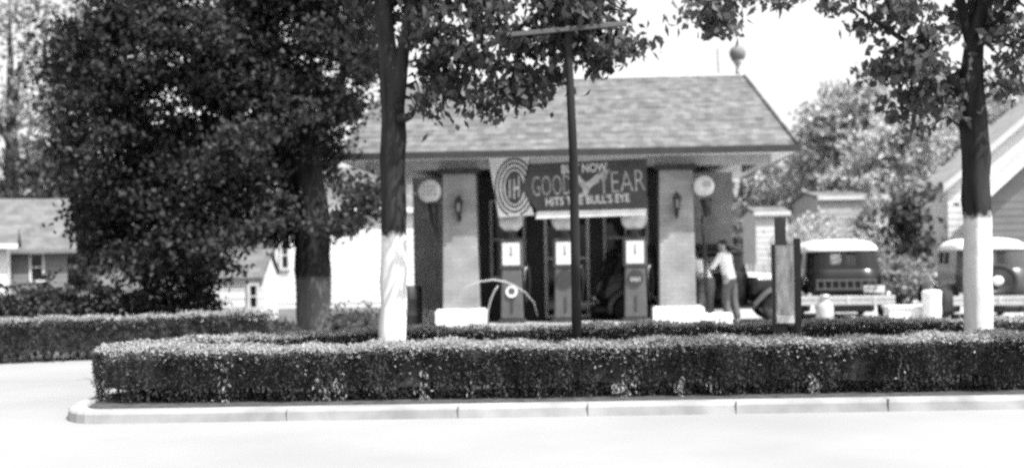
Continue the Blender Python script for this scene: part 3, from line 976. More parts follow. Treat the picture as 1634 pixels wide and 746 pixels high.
def fuel_pump(label, px, base_z, kind):
    w = P(px, 520, 24.3)
    lx = (Ms.inverted() @ Vector((w.x, w.y, 0))).x
    loc = Ms @ Vector((lx, -.1, .14))
    p = thing('fuel_pump', label, 'fuel pump', loc, SA, 'fuel pumps on the pump island')
    MB().box(-.27, .27, -.22, .22, 0, .07).build('base', M['pumpdark'], p, bevel=.01)
    body = MB().frustum((-.225, .225, -.17, .17), .07, (-.20, .20, -.16, .16), 1.06).build('body', M['pump'], p, bevel=.03)
    MB().box(-.02, .02, -.181, -.172, .2, .5).build('door_handle', M['pumpdark'], body)
    head = MB().box(-.235, .235, -.18, .18, 1.06, 1.66).build('head', M['pump'] , p, bevel=.05)
    MB().box(-.2, .2, -.183, -.18, 1.10, 1.62).build('dial_frame', M['pumpdark'], head, bevel=.001)
    f_ = MB().box(-.172, .172, -.19, -.18, 1.14, 1.58).build('dial_face', M['face'], head, bevel=.003)
    MB().prism([(-.012, 1.33), (.012, 1.33), (.006, 1.52), (-.006, 1.52)], -.197, -.192).prism([(-.02, 1.33), (.02, 1.33), (.02, 1.36), (-.02, 1.36)], -.1975, -.1925).build('dial_hand', M['pumpdark'], f_)
    MB().lathe([(.19, 1.66), (.16, 1.70), (.11, 1.72), (.10, 1.76), (.14, 1.79), (.15, 1.81)], 18).build('neck', M['pumpdark'], p, smooth=True)
    gb = MB()
    cz = 2.03
    rim = .25
    for y0, y1, r in ((-.085, .085, .25),):
        pass
    prof_ = [(-.10, .12), (-.085, .20), (-.06, .245), (-.02, .262), (.02, .262), (.06, .245), (.085, .20), (.10, .12)]
    n_ = 8 if kind == 0 else 28
    ph0 = math.pi / 8 if kind == 0 else 0
    rings_ = [[(r * math.cos(2 * math.pi * t / n_ + ph0), y, cz + r * math.sin(2 * math.pi * t / n_ + ph0)) for t in range(n_)] for y, r in prof_]
    gl = gb.loft(rings_).build('globe', M['globe'], p, smooth=kind != 0, bevel=.02 if kind == 0 else 0)
    if kind == 1:
        s = MB()
        for k, hh in enumerate((.07, .07, .07, .07, .07)):
            x = -.13 + k * .058
            s.box(x, x + .038, -.112, -.106, cz + .04, cz + .04 + hh)
        s.build('globe_lettering', M['pumpdark'], gl)
    if kind == 0:
        s = MB()
        for k in range(6):
            x = -.15 + k * .052
            s.box(x, x + .03, -.112, -.106, cz - .01 + .012 * (k % 2), cz + .05)
        s.build('globe_lettering', M['trim'], gl)
    if kind == 0:
        em = disc_y(.115, -.2, -.172, .62)
        e = em.build('emblem', M['white'], body)
        disc_y(.07, -.204, -.2, .63).build('emblem_centre', M['pump'], e)
    elif kind == 1:
        disc_y(.17, -.195, -.172, .87).build('emblem', M['pumpdark'], body)
    else:
        e = disc_y(.15, -.195, -.172, .86).build('emblem', M['pumpdark'], body)
        s = MB()
        for k in range(5):
            x = -.10 + k * .042
            s.box(x, x + .026, -.199, -.195, .79, .87)
        s.build('emblem_mark', M['lettergrey'], e)
    # side hose with nozzle
    MB().tube([(.235, 0, 1.2), (.33, -.02, 1.12), (.36, -.03, .8), (.33, -.04, .45), (.28, -.05, .4), (.25, -.05, .7), (.25, -.04, .95)], .018, 7).build('pump_hose', M['black'], p, smooth=True)
    MB().tube([(.25, -.04, .93), (.26, -.06, 1.05), (.3, -.08, 1.1)], [.02, .026, .014], 7).build('nozzle', M['silver'], p, smooth=True)
    return p

fuel_pump('left fuel pump with a white ring emblem on its body and angular globe', 817, 0, 0)
fuel_pump('middle fuel pump behind the utility pole, round globe with dark lettering, dark emblem', 903, 0, 1)
fuel_pump('fuel pump beside the right pillar with plain round globe', 1015, 0, 2)

# white hose arching out beside the left pump
def at(px, py, d): return P(px, py, d)
hs = [at(728, 469, 23.75), at(745, 457, 23.75), at(765, 449, 23.8), at(787, 446, 23.85), at(806, 449, 23.9), at(822, 456, 23.95), at(838, 466, 24.0), at(852, 482, 24.05), at(858, 505, 24.1)]
hl = Vector(at(777, 512, 23.9)); hl.z = 0
hroot = thing('air_hose', 'pale hose arching in front of the left pump and pillar', 'hose', hl)
MB().tube([p - hl for p in hs], [.004, .008, .012, .015, .015, .013, .010, .007, .005], 8).build('arched_length', M['hose'], hroot, smooth=True)
hs = [at(795, 455, 23.9), at(789, 464, 23.9), at(783, 478, 23.9), at(778, 498, 23.9), Vector((hl.x, hl.y, .02))]
MB().tube([p - hl for p in hs], [.010, .014, .014, .012, .010], 8).build('standing_length', M['hose'], hroot, smooth=True)

# ------------------------------------------------------------------ air stands with round signs
def air_stand(label, px_c, py_c, d, r, stem, hose, kind):
    c = P(px_c, py_c, d)
    foot = P(stem[-1][0], stem[-1][1], d)
    root = thing('air_stand', label, 'air stand', (foot.x, d, 0), SA, 'air hose stands beside the pillars')
    q = lambda px, py, dd=0: Vector((P(px, py, d).x - foot.x, dd, P(px, py, d).z))
    pts = [q(*s) for s in stem]
    pts[-1].z = 0
    MB().tube(pts, [.022] * len(pts), 8).build('post', M['black'], root, smooth=True)
    MB().tube([q(px_c + 3, py_c + 20), q(px_c + 6, py_c + 45), pts[0]], [.12, .075, .035], 10).build('bracket', M['black'], root, smooth=True)
    MB().lathe([(.1, 0), (.1, .04), (.04, .08), (.03, .14)], 12).build('foot', M['black'], root)
    cc = Vector((c.x - foot.x, 0, c.z))
    rings_ = [[(cc.x + k * r * math.cos(2 * math.pi * t / 28), cc.y + y, cc.z + k * r * math.sin(2 * math.pi * t / 28)) for t in range(28)] for y, k in ((-.07, .55), (-.06, .85), (-.03, 1), (.03, 1), (.06, .85), (.07, .55))]
    s = MB().loft(rings_).build('round_sign', M['globe'], root, smooth=True)
    if kind == 0:
        for row in range(3):
            b = MB()
            for k in range(4):
                x = cc.x - .13 + k * .07
                z = cc.z + .07 - row * .075
                b.box(x, x + .058, -.079, -.073, z, z + .035)
            b.build('lettering', M['trim'], s)
    else:
        b = MB().box(cc.x - .02, cc.x + .13, -.079, -.073, cc.z - .01, cc.z + .10)
        b.build('sign_lettering', M['trim'], s)
    MB().tube([q(*h, -.05) for h in hose], .016, 7).build('hanging_hose', M['black'], root, smooth=True)

air_stand('air stand with round sign and hose left of the left pillar', 686, 305, 24.5, .235, [(697, 372), (698, 430), (697, 470), (694, 527)],
          [(694, 345), (698, 400), (700, 440), (697, 462), (690, 480), (679, 505)], 0)
air_stand('air stand with broken round white sign between right pillar and the white-shirted man', 1123, 297, 24.1, .205, [(1121, 345), (1123, 400), (1126, 470), (1136, 530)],
          [(1121, 320), (1124, 380), (1128, 440), (1130, 480), (1139, 522)], 1)
# low white block beside right pillar
o = MB().box(-.36, .36, -.22, .22, 0, .28).build('white_block', M['white'], None, bevel=.02)
w = P(1140, 515, 24.0); o.location = (w.x, 24.2, 0.004); o.rotation_euler = (0, 0, SA)
tag(o, 'low white block on the ground at the foot of the right air stand', 'block')
# drum left of the wing wall
dr = thing('oil_drum', 'dark oil drum beside the whitewashed maple, by the station wall', 'drum', (P(652, 500, 25.0).x, 25.0, 0.004))
MB().lathe([(.27, 0), (.28, .02), (.28, .28), (.29, .3), (.28, .32), (.28, .6), (.29, .62), (.28, .64), (.28, .87), (.27, .88)], 22).build('body', M['black'], dr, smooth=True)
MB().lathe([(.25, .872), (.25, .886)], 20).build('lid', M['darkpaint'], dr)


# ------------------------------------------------------------------ cars
def rr_ring(x0, x1, hw, r, z, fx, fr, ff, nc=5):
    """rounded rectangle: rear edge (+y to -y), right side, front, left; returns (points, spans)"""
    pts, spans = [], {}
    def edge(a, c, fs, key):
        s0 = len(pts)
        for f in fs: pts.append((a[0] + (c[0] - a[0]) * f, a[1] + (c[1] - a[1]) * f, z))
        spans[key] = list(range(s0, s0 + len(fs) - 1))
    def corner(cx, cy, a0):
        for k in range(1, nc):
            a = a0 + (math.pi / 2) * k / nc
            pts.append((cx + r * math.cos(a), cy + r * math.sin(a), z))
    edge((x0, hw - r), (x0, -(hw - r)), fr, 'rear')
    corner(x0 + r, -(hw - r), math.pi)
    edge((x0 + r, -hw), (x1 - r, -hw), fx, 'right')
    corner(x1 - r, -(hw - r), 1.5 * math.pi)
    edge((x1, -(hw - r)), (x1, hw - r), ff, 'front')
    corner(x1 - r, hw - r, 0)
    edge((x1 - r, hw), (x0 + r, hw), [1 - f for f in reversed(fx)], 'left')
    corner(x0 + r, hw - r, .5 * math.pi)
    return pts, spans


def wheel(parent, c, r=.37, w=.13, cap=True, axis='y', name='wheel', hub=None):
    rot = Matrix.Rotation(R(90), 4, 'X') if axis == 'y' else Matrix.Rotation(R(-90), 4, 'Y')
    mt = Matrix.Translation(c) @ rot
    prof_ = [(r * .72, -w * .35), (r * .80, -w * .5), (r * .93, -w * .46), (r, -w * .2), (r, w * .2), (r * .93, w * .46), (r * .80, w * .5), (r * .72, w * .35)]
    rings_ = [[mt @ Vector((q * math.cos(2 * math.pi * j / 28), q * math.sin(2 * math.pi * j / 28), z)) for j in range(28)] for q, z in prof_]
    b_ = MB().loft(rings_ + [rings_[0]], False, False)
    ty = b_.build(name, M['tyre'], parent, smooth=True)
    rb = MB()
    rb.lathe([(r * .73, -w * .34), (r * .70, -w * .42), (r * .66, -w * .30), (r * .3, -w * .22), (r * .28, w * .22), (r * .66, w * .30), (r * .70, w * .42), (r * .73, w * .34)], 28, mt)
    rb.build('rim', M['cargrey'], ty, smooth=True)
    MB().lathe([(.02, -w * .62), (.07, -w * .58), (.10, -w * .40), (.11, -w * .2), (.11, w * .2), (.10, w * .40), (.07, w * .58), (.02, w * .62)], 18, mt).build('hub_cap', hub or M['silver'], ty, smooth=True)
    return ty


def fender(parent, cx, cy, r, a0, a1, hw, m, tail=None):
    """arched mudguard round a wheel at (cx, r); angles from +x over the top, degrees"""
    rings_ = []
    K = 16
    path = []
    for k in range(K + 1):
        a = R(a0 + (a1 - a0) * k / K)
        path.append((cx + math.cos(a) * (r + .09), .37 + math.sin(a) * (r + .09), math.cos(a), math.sin(a)))
    if tail:
        px_, pz_ = path[-1][0], path[-1][1]
        for t in (.35, .7, 1):
            path.append((px_ + (tail[0] - px_) * t, pz_ + (tail[1] - pz_) * t, -.35, .94))
    for x, z, nx, nz in path:
        ring_ = []
        for t in range(12):
            th = 2 * math.pi * t / 12
            v = math.cos(th) * hw
            e = math.sin(th) * (.03 if math.sin(th) > 0 else .012) - .06 * (v / hw) ** 2
            ring_.append((x + nx * e, cy + v, z + nz * e))
        rings_.append(ring_)
    return MB().loft(rings_).build('fender', m, parent, smooth=True)


def car(label, loc, heading, body=None, roofm=None, kind='sedan', spare=False, rack=False, group='parked cars', bonnet=None, wings=None):
    """heading: direction of the nose, radians from +X"""
    body = body or M['car']; roofm = roofm or M['roofcloth']
    root = thing('parked_car', label, 'car', loc, heading, group)
    FX, FR, FF = [0, .10, .24, .34, .62, .68, .96, 1], [0, .12, .43, .57, .88, 1], [0, .06, .47, .53, .94, 1]
    roadster = kind == 'roadster'
    x0b, x1b = -1.95, .78
    lev = [(.40, -1.78, .74, .54, .15), (.48, -1.93, .78, .59, .2), (.66, -1.99, .80, .625, .26), (.85, -1.98, .80, .65, .3), (1.0, -1.94, .80, .665, .32), (1.14, -1.88, .79, .665, .33), (1.17, -1.86, .78, .655, .33)]
    if roadster:
        lev = [(.40, -1.6, .74, .58, .15), (.55, -1.8, .78, .64, .2), (.8, -1.85, .80, .68, .26), (1.0, -1.75, .80, .68, .28), (1.06, -1.68, .78, .66, .28)]
    rings_ = [rr_ring(a, c, h, r_, z, FX, FR, FF)[0] for z, a, c, h, r_ in lev]
    bd = MB().loft(rings_).build('body', body, root, smooth=True)
    mod = bd.modifiers.new('edge', 'EDGE_SPLIT'); mod.split_angle = R(50)
    # bonnet
    hr = []
    for x, hw_, zt in ((.78, .60, 1.16), (1.0, .55, 1.14), (1.4, .44, 1.11), (1.78, .34, 1.08)):
        if roadster: zt -= .06
        ring_ = []
        for t in range(17):
            th = math.pi * t / 16
            ring_.append((x, hw_ * math.copysign(abs(math.cos(th)) ** .6, math.cos(th)), .75 + (zt - .75) * math.sin(th) ** .55))
        ring_ += [(x, -hw_, .5), (x, hw_, .5)]
        hr.append(ring_)
    bo_ = MB().loft(hr).build('bonnet', body, root, smooth=True)
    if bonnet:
        tp_ = [[(p[0], p[1] * 1.012, p[2] + .008) for p in r_[3:14]] for r_ in hr]  # pale strip stands in for sky reflected on the bonnet
        MB().loft(tp_, False, False, closed=False).build('bonnet_sky_sheen', bonnet, bo_, smooth=True)
    MB().box(1.78, 1.84, -.33, .33, .48, 1.04 if roadster else 1.1).build('radiator', M['chrome'], root, bevel=.04)
    MB().box(1.84, 1.85, -.27, .27, .54, .98).build('grille', M['black'], root)
    # chassis, running boards
    MB().box(-1.9, 1.8, -.42, .42, .33, .44).build('chassis', M['black'], root)
    for s in (-1, 1):
        MB().box(-.78, .86, s * .74 - .13, s * .74 + .13, .34, .385).build('running_board', M['black'], root, bevel=.01)
        wheel(root, (-1.28, s * .74, .37)); wheel(root, (1.36, s * .70, .37))
        fender(root, 1.36, s * .72, .37, -8, 142, .15, wings or body, tail=(.80, .39))
        fender(root, -1.28, s * .745, .37, 8, 196, .165, wings or body)
        MB().lathe([(.03, -.12), (.09, -.08), (.125, 0), (.13, .04)], 18, Matrix.Translation((1.66, s * .5, .92)) @ Matrix.Rotation(R(90), 4, 'Y')).build('headlight', M['chrome'], root, smooth=True)
        MB().box(-2.02, -1.96, s * .62 - .035, s * .62 + .035, .58, .66).tube([(-1.95, s * .62, .6), (-1.9, s * .6, .5)], .012, 6).build('tail_light', M['silver'], root, bevel=.01)
    MB().box(-2.02, -1.55, -.5, .5, .24, .42).build('tail_shade_box', M['black'], root, bevel=.06)  # black box added to stand in for shadow under the tail
    # bumpers
    for xb in (2.12, -2.26):
        b_ = MB()
        b_.box(xb - .02, xb + .02, -.80, .80, .41, .505).box(xb - .02, xb + .02, -.80, .80, .52, .61)
        for s in (-.45, .45):
            xi = xb - .3 if xb > 0 else xb + .3
            b_.box(min(xb, xi), max(xb, xi), s - .02, s + .02, .46, .51)
        for s in (-.45, 0, .45):
            b_.box(xb - .03, xb + .03, s - .03, s + .03, .41, .6)
        b_.build('bumper', M['silver'], root, bevel=.008)
    if roadster:
        # folded top and low windscreen
        MB().loft([rr_ring(a, c, h, r_, z, FX, FR, FF)[0] for z, a, c, h, r_ in ((1.06, -1.7, -.75, .66, .2), (1.12, -1.72, -.72, .68, .2), (1.22, -1.68, -.76, .66, .2), (1.26, -1.6, -.85, .6, .2))]).build('folded_top', roofm, root, smooth=True)
        b_ = MB()
        b_.tube([(.72, -.6, 1.08), (.62, -.58, 1.45), (.62, .58, 1.45), (.72, .6, 1.08)], .018, 6)
        wf_ = b_.build('windscreen', M['chrome'], root)
        MB().add([(.715, -.58, 1.1), (.715, .58, 1.1), (.625, .57, 1.44), (.625, -.57, 1.44)], [(0, 1, 2, 3)]).build('pane', M['glass'], wf_)
        MB().box(-.6, -.2, -.52, .52, .95, 1.1).build('seat', M['darkpaint'], root, bevel=.05)
        return root
    # greenhouse
    zs = [(1.17, -1.86, .78, .655, .33), (1.27, -1.83, .765, .645, .33), (1.53, -1.75, .71, .62, .32), (1.66, -1.70, .68, .60, .32)]
    rg = [rr_ring(a, c, h, r_, z, FX, FR, FF) for z, a, c, h, r_ in zs]
    sp_ = rg[0][1]
    wset = {'rear': [sp_['rear'][1], sp_['rear'][3]], 'front': [sp_['front'][1], sp_['front'][3]],
            'right': [sp_['right'][i] for i in (3, 5)], 'left': [sp_['left'][i] for i in (1, 3)]}
    if kind == 'coupe':
        wset['right'] = wset['right'][1:]; wset['left'] = wset['left'][:-1]
    allw = {i for v in wset.values() for i in v}
    n_ = len(rg[0][0])
    b_ = MB()
    vs = [p for r_ in rg for p in r_[0]]
    fs = []
    for i in range(3):
        for j in range(n_):
            if i == 1 and j in allw: continue
            k = (j + 1) % n_
            fs.append((i * n_ + j, i * n_ + k, (i + 1) * n_ + k, (i + 1) * n_ + j))
    cab = b_.add(vs, fs).build('cabin', body, root)
    sm = cab.modifiers.new('solid', 'SOLIDIFY'); sm.thickness = .035; sm.offset = -1
    for key, idx in wset.items():
        for j in idx:
            k = (j + 1) % n_
            q = [Vector(rg[1][0][j]), Vector(rg[1][0][k]), Vector(rg[2][0][k]), Vector(rg[2][0][j])]
            nrm = (q[1] - q[0]).cross(q[3] - q[0]).normalized()
            ctr_ = sum(q, Vector()) / 4
            if nrm.dot(ctr_ - Vector((-.6, 0, 1.4))) > 0: nrm = -nrm
            q = [p + nrm * .02 for p in q]
            MB().add(q, [(0, 1, 2, 3)]).build('window', M['glass'], cab)
    MB().box(-1.5, -1.1, -.55, .55, .85, 1.12).box(-.25, .1, -.55, .55, .85, 1.08).build('seat', M['darkpaint'], root, bevel=.06)
    rl = [(1.575, -1.765, .735, .638, .33), (1.62, -1.765, .745, .636, .33), (1.70, -1.72, .71, .60, .34), (1.77, -1.62, .62, .52, .36), (1.815, -1.45, .45, .38, .32), (1.835, -1.2, .2, .2, .18)]
    MB().loft([rr_ring(a, c, h, r_, z, FX, FR, FF)[0] for z, a, c, h, r_ in rl]).build('roof', roofm, root, smooth=True)
    if spare:
        wheel(root, (-2.07, 0, .92), .36, .14, axis='x', name='spare_wheel', hub=M['white'])
        MB().box(-2.02, -1.9, -.06, .06, .6, .98).build('spare_bracket', M['black'], root)
    if rack:
        b_ = MB()
        for z in (.74, .93):
            b_.box(-2.16, -2.12, -.52, .52, z, z + .03)
        for k in range(9):
            y = -.5 + k * .125
            b_.box(-2.155, -2.125, y - .01, y + .01, .74, .95)
        for k in (-.5, .5):
            b_.box(-2.13, -1.9, k - .015, k + .015, .75, .78)
        b_.build('luggage_rack', M['pump'], root)
        MB().box(-2.05, -2.03, -.66, -.3, .66, .82).build('licence_plate', M['offwhite'], root)
    return root

sx = P(1362, 500, 24.6).x
cz = car('dark sedan with white roof parked rear to the street, luggage rack at back', (sx + .18, 26.9, .004), R(83), kind='sedan', rack=True)
cz.scale = (1, 1.15, .92)
rx = P(1599, 500, 23.6).x
cz = car('dark sedan with white-hubbed spare wheel on its back, behind the right maple', (rx + .34, 25.8, .004), R(80), kind='sedan', spare=True, body=M['cargrey'])
cz.scale = (1, 1.06, .91)
qx = P(1250, 500, 25.4).x - 1.36 * 1.15
cz = car('long dark sedan with bright bonnet nosing out from under the canopy', (qx, 26.08, .004), R(-2), kind='sedan', roofm=M['car'], bonnet=M['silver'], wings=M['pump'])  # grey wings and silver bonnet top imitate highlights and sky reflection
cz.scale = (1.15, 1, .9)

# ------------------------------------------------------------------ people
def skin_mesh(name, joints, bones, m, parent, subs=2):
    names = list(joints)
    me = bpy.data.meshes.new(name)
    me.from_pydata([joints[k][0] for k in names], [(names.index(a), names.index(c)) for a, c in bones], [])
    o = link(bpy.data.objects.new(name, me), parent)
    o.modifiers.new('skin', 'SKIN')
    for i, k in enumerate(names):
        r = joints[k][1]
        me.skin_vertices[0].data[i].radius = r if isinstance(r, tuple) else (r, r)
    me.skin_vertices[0].data[0].use_root = True
    s = o.modifiers.new('sub', 'SUBSURF'); s.levels = s.render_levels = subs
    dg = bpy.context.evaluated_depsgraph_get(); dg.update()
    nm = bpy.data.meshes.new_from_object(o.evaluated_get(dg))
    o.modifiers.clear()
    o.data = nm
    bpy.data.meshes.remove(me)
    nm.name = name
    nm.materials.clear(); nm.materials.append(m)
    nm.polygons.foreach_set('use_smooth', [True] * len(nm.polygons))
    return o


def person(label, loc, rz, J, hat=None):
    """J: joint points (x forward, y left, z up) for pelvis, waist, chest, neck, head..., arms and legs"""
    body_j = {
        'pelvis': (J['pelvis'], (.15, .11)), 'waist': (J['waist'], (.135, .10)), 'chest': (J['chest'], (.16, .115)), 'collar': (J['collar'], (.10, .08)), 'neck': (J['neck'], .055),
        'jaw': (J['jaw'], (.068, .075)), 'head': (J['head'], (.078, .095)), 'crown': (J['crown'], (.055, .07)), 'nose': (J['nose'], .016)}
    bones = [('pelvis', 'waist'), ('waist', 'chest'), ('chest', 'collar'), ('collar', 'neck'), ('neck', 'jaw'), ('jaw', 'head'), ('head', 'crown'), ('head', 'nose')]
    for s in 'lr':
        body_j |= {'sh' + s: (J['sh' + s], .062), 'el' + s: (J['el' + s], .044), 'wr' + s: (J['wr' + s], .03), 'hip' + s: (J['hip' + s], .095), 'kn' + s: (J['kn' + s], .06), 'an' + s: (J['an' + s], .042), 'toe' + s: (J['toe' + s], .035)}
        bones += [('collar', 'sh' + s), ('sh' + s, 'el' + s), ('el' + s, 'wr' + s), ('pelvis', 'hip' + s), ('hip' + s, 'kn' + s), ('kn' + s, 'an' + s), ('an' + s, 'toe' + s)]
        # palm and five fingers continuing the forearm
        e, w_ = Vector(J['el' + s]), Vector(J['wr' + s])
        d_ = (w_ - e).normalized()
        side = d_.cross(Vector((0, 0, 1)))
        if side.length < .1: side = Vector((1, 0, 0))
        side.normalize()
        dn = d_.cross(side).normalized()
        if dn.z > 0: dn = -dn
        pm = w_ + d_ * .05
        body_j['palm' + s] = (tuple(pm), (.035, .02)); bones.append(('wr' + s, 'palm' + s))
        for k, (off, ln_) in enumerate(((-.03, .06), (-.01, .075), (.01, .07), (.03, .055))):
            a_ = pm + d_ * .045 + side * off
            c_ = a_ + d_ * ln_ * .55 + dn * .02
            t_ = c_ + d_ * ln_ * .35 + dn * .035
            for nm_, pt in (('k', a_), ('m', c_), ('t', t_)):
                body_j[f'f{k}{nm_}{s}'] = (tuple(pt), .0095)
            bones += [('palm' + s, f'f{k}k{s}'), (f'f{k}k{s}', f'f{k}m{s}'), (f'f{k}m{s}', f'f{k}t{s}')]
        th0 = w_ + d_ * .03 - side * .035
        th1 = th0 + d_ * .04 - side * .02 + dn * .02
        body_j['tha' + s] = (tuple(th0), .012); body_j['thb' + s] = (tuple(th1), .010)
        bones += [('palm' + s, 'tha' + s), ('tha' + s, 'thb' + s)]
    root = skin_mesh('person', body_j, bones, M['skin'], None)
    root.location = loc; root.rotation_euler = (0, 0, rz)
    tag(root, label, 'person')
    sj = {'waist': (J['waist'], (.165, .13)), 'belt': (tuple(Vector(J['waist']).lerp(Vector(J['pelvis']), 1.15)), (.18, .14)), 'chest': (J['chest'], (.165, .135)), 'collar': (J['collar'], (.11, .095)), 'nk': (tuple(Vector(J['collar']).lerp(Vector(J['neck']), .6)), .068)}
    sb = [('waist', 'belt'), ('waist', 'chest'), ('chest', 'collar'), ('collar', 'nk')]
    for s in 'lr':
        sj |= {'sh' + s: (J['sh' + s], .07), 'el' + s: (J['el' + s], .062), 'cf' + s: (tuple(Vector(J['el' + s]).lerp(Vector(J['wr' + s]), .25)), .055)}
        sb += [('collar', 'sh' + s), ('sh' + s, 'el' + s), ('el' + s, 'cf' + s)]
    skin_mesh('shirt', sj, sb, M['shirt'], root)
    tj = {'pelvis': (J['pelvis'], (.175, .135)), 'top': (tuple(Vector(J['pelvis']).lerp(Vector(J['waist']), .5)), (.165, .125))}
    tb = [('pelvis', 'top')]
    for s in 'lr':
        an = Vector(J['an' + s])
        tj |= {'hip' + s: (J['hip' + s], .118), 'kn' + s: (J['kn' + s], .088), 'an' + s: (tuple(an + Vector((0, 0, .03))), .08)}
        tb += [('pelvis', 'hip' + s), ('hip' + s, 'kn' + s), ('kn' + s, 'an' + s)]
    skin_mesh('trousers', tj, tb, M['trousers'], root)
    for s in 'lr':
        an, to = Vector(J['an' + s]), Vector(J['toe' + s])
        skin_mesh('shoe', {'a': (tuple(an + Vector((-.03, 0, -.035))), (.05, .045)), 'b': (tuple(an.lerp(to, .6) + Vector((0, 0, -.012))), (.05, .04)), 'c': (tuple(to + Vector((.03, 0, .0))), (.04, .03))}, [('a', 'b'), ('b', 'c')], M['shoe'], root)
    hd, cr = Vector(J['head']), Vector(J['crown'])
    f_ = (Vector(J['nose']) - hd); f_.z = 0; f_.normalize()
    skin_mesh('hair', {'a': (tuple(hd - f_ * .035 + Vector((0, 0, -.02))), (.092, .095)), 'b': (tuple(hd.lerp(cr, .55) - f_ * .015 + Vector((0, 0, .01))), (.105, .112)), 'c': (tuple(cr + Vector((0, 0, .015)) - f_ * .01), (.06, .07))}, [('a', 'b'), ('b', 'c')], M['hair'], root)
    # eyes and ears
    lft = Vector((-f_.y, f_.x, 0))
    b_ = MB()
    for s in (-1, 1):
        p_ = hd + f_ * .088 + lft * s * .032 + Vector((0, 0, .012))
        b_.lathe([(.004, -.012), (.011, -.006), (.012, 0), (.011, .006), (.004, .012)], 10, Matrix.Translation(p_))
    b_.build('eyes', M['hair'], root, smooth=True)
    b_ = MB()
    for s in (-1, 1):
        p_ = hd + lft * s * .083 - f_ * .005
        b_.lathe([(.006, -.035), (.016, -.02), (.02, .01), (.014, .03), (.004, .036)], 10, Matrix.Translation(p_))
    b_.build('ears', M['skin'], root, smooth=True)
    return root

# man with his back to the street, leaning a little to the left on the car
px_ = P(1163, 500, 24.9)
Jb = dict(pelvis=(0, 0, .93), waist=(.03, 0, 1.08), chest=(.09, 0, 1.28), collar=(.12, 0, 1.42), neck=(.14, 0, 1.49), jaw=(.18, 0, 1.55), head=(.17, 0, 1.63), crown=(.165, 0, 1.70), nose=(.27, 0, 1.61),
          shl=(.12, .155, 1.39), ell=(.27, .19, 1.17), wrl=(.50, .12, 1.10), shr=(.12, -.155, 1.39), elr=(.25, -.20, 1.14), wrr=(.48, -.14, 1.06),
          hipl=(0, .10, .88), knl=(.03, .11, .49), anl=(-.03, .12, .085), toel=(.11, .14, .035), hipr=(0, -.10, .88), knr=(-.01, -.12, .49), anr=(-.10, -.13, .085), toer=(.04, -.16, .035))
person('man in white shirt and dark trousers seen from behind, standing beside the bright bonnet', (px_.x, 24.75, .004), R(138), Jb)
# second man bent forward beside the pillar
px_ = P(1128, 500, 24.72)
Jc = dict(pelvis=(0, 0, .90), waist=(.08, 0, 1.03), chest=(.24, 0, 1.17), collar=(.36, 0, 1.26), neck=(.42, 0, 1.31), jaw=(.49, 0, 1.33), head=(.50, 0, 1.41), crown=(.50, 0, 1.48), nose=(.60, 0, 1.38),
          shl=(.34, .18, 1.25), ell=(.42, .24, 1.0), wrl=(.55, .18, .88), shr=(.34, -.18, 1.25), elr=(.42, -.24, 1.0), wrr=(.56, -.16, .9),
          hipl=(-.02, .10, .86), knl=(.04, .11, .48), anl=(-.04, .12, .085), toel=(.10, .14, .035), hipr=(-.02, -.10, .86), knr=(.10, -.12, .48), anr=(.02, -.13, .085), toer=(.16, -.15, .035))
person('man in white shirt bending forward between the right pillar and the standing man', (px_.x, 24.72, .004), R(112), Jc)

# ------------------------------------------------------------------ pole, sign board
pb = P(920, 545, 12.95)
pole = thing('utility_pole', 'thin dark pole with one crossarm rising from the island before the middle pump', 'pole', (pb.x, 12.95, ZI))
pts = [Vector((0, 0, -.05)), P(919, 450, 12.95) - Vector(pole.location), P(915, 250, 12.95) - Vector(pole.location), P(908, 100, 12.95) - Vector(pole.location), P(904, -10, 12.95) - Vector(pole.location), P(899, -150, 12.95) - Vector(pole.location)]
MB().tube(pts, [.052, .050, .046, .041, .036, .032], 12, .03).build('shaft', M['wood'], pole, smooth=True)
a_, c_ = P(815, 56, 12.89) - Vector(pole.location), P(1000, 38, 12.89) - Vector(pole.location)
dv = (c_ - a_).normalized()
b = MB()
nz = Vector((0, 0, 1)); 
b.add([a_ + Vector((0, y, z)) for y in (-.035, .015) for z in (-.024, .024)] + [c_ + Vector((0, y, z)) for y in (-.035, .015) for z in (-.024, .024)], [(0, 1, 3, 2), (4, 6, 7, 5), (0, 4, 5, 1), (2, 3, 7, 6), (0, 2, 6, 4), (1, 5, 7, 3)])
b.build('crossarm', M['pump'], pole, bevel=.006)
for t in (.05, .3, .7, .95):
    p_ = a_.lerp(c_, t)
    MB().lathe([(.012, .035), (.012, .07), (.03, .075), (.034, .10), (.022, .115), (.026, .13), (.012, .145)], 12, Matrix.Translation(p_ - Vector((0, .01, 0)))).build('insulator', M['pumpdark'], pole, smooth=True)

ds = 14.2
sb_ = P(1254, 540, ds)
sg = thing('sign_board', 'narrow upright poster board between dark posts, standing in the island hedge', 'sign', (sb_.x, ds, ZI))
q = lambda px, py, dy=0: P(px, py, ds) - Vector(sg.location) + Vector((0, dy, 0))
x0, x1 = q(1236, 400).x, q(1267, 400).x
zt, zb = q(1250, 391).z, q(1250, 516).z
MB().box(x0, x1, -.02, .02, zb, zt).build('board', M['trim'], sg, bevel=.004)
pm_ = mat('mottled paper poster', .4, .6, 7, .8, stretch=(1.6, 1, .55))
MB().box(x0 + .018, x1 - .018, -.026, -.021, zb + .11, zt - .02).build('poster', pm_, sg)
MB().box(x0 + .012, x1 - .012, -.030, -.021, zb + .01, zb + .10).build('bottom_strip', M['offwhite'], sg)
MB().box(x0 - .035, x0, -.03, .03, 0 - .05, zt + .01).build('post', M['black'], sg, bevel=.004)
MB().box(x1, x1 + .07, -.035, .035, -.05, q(1270, 380).z).build('post', M['black'], sg, bevel=.006)
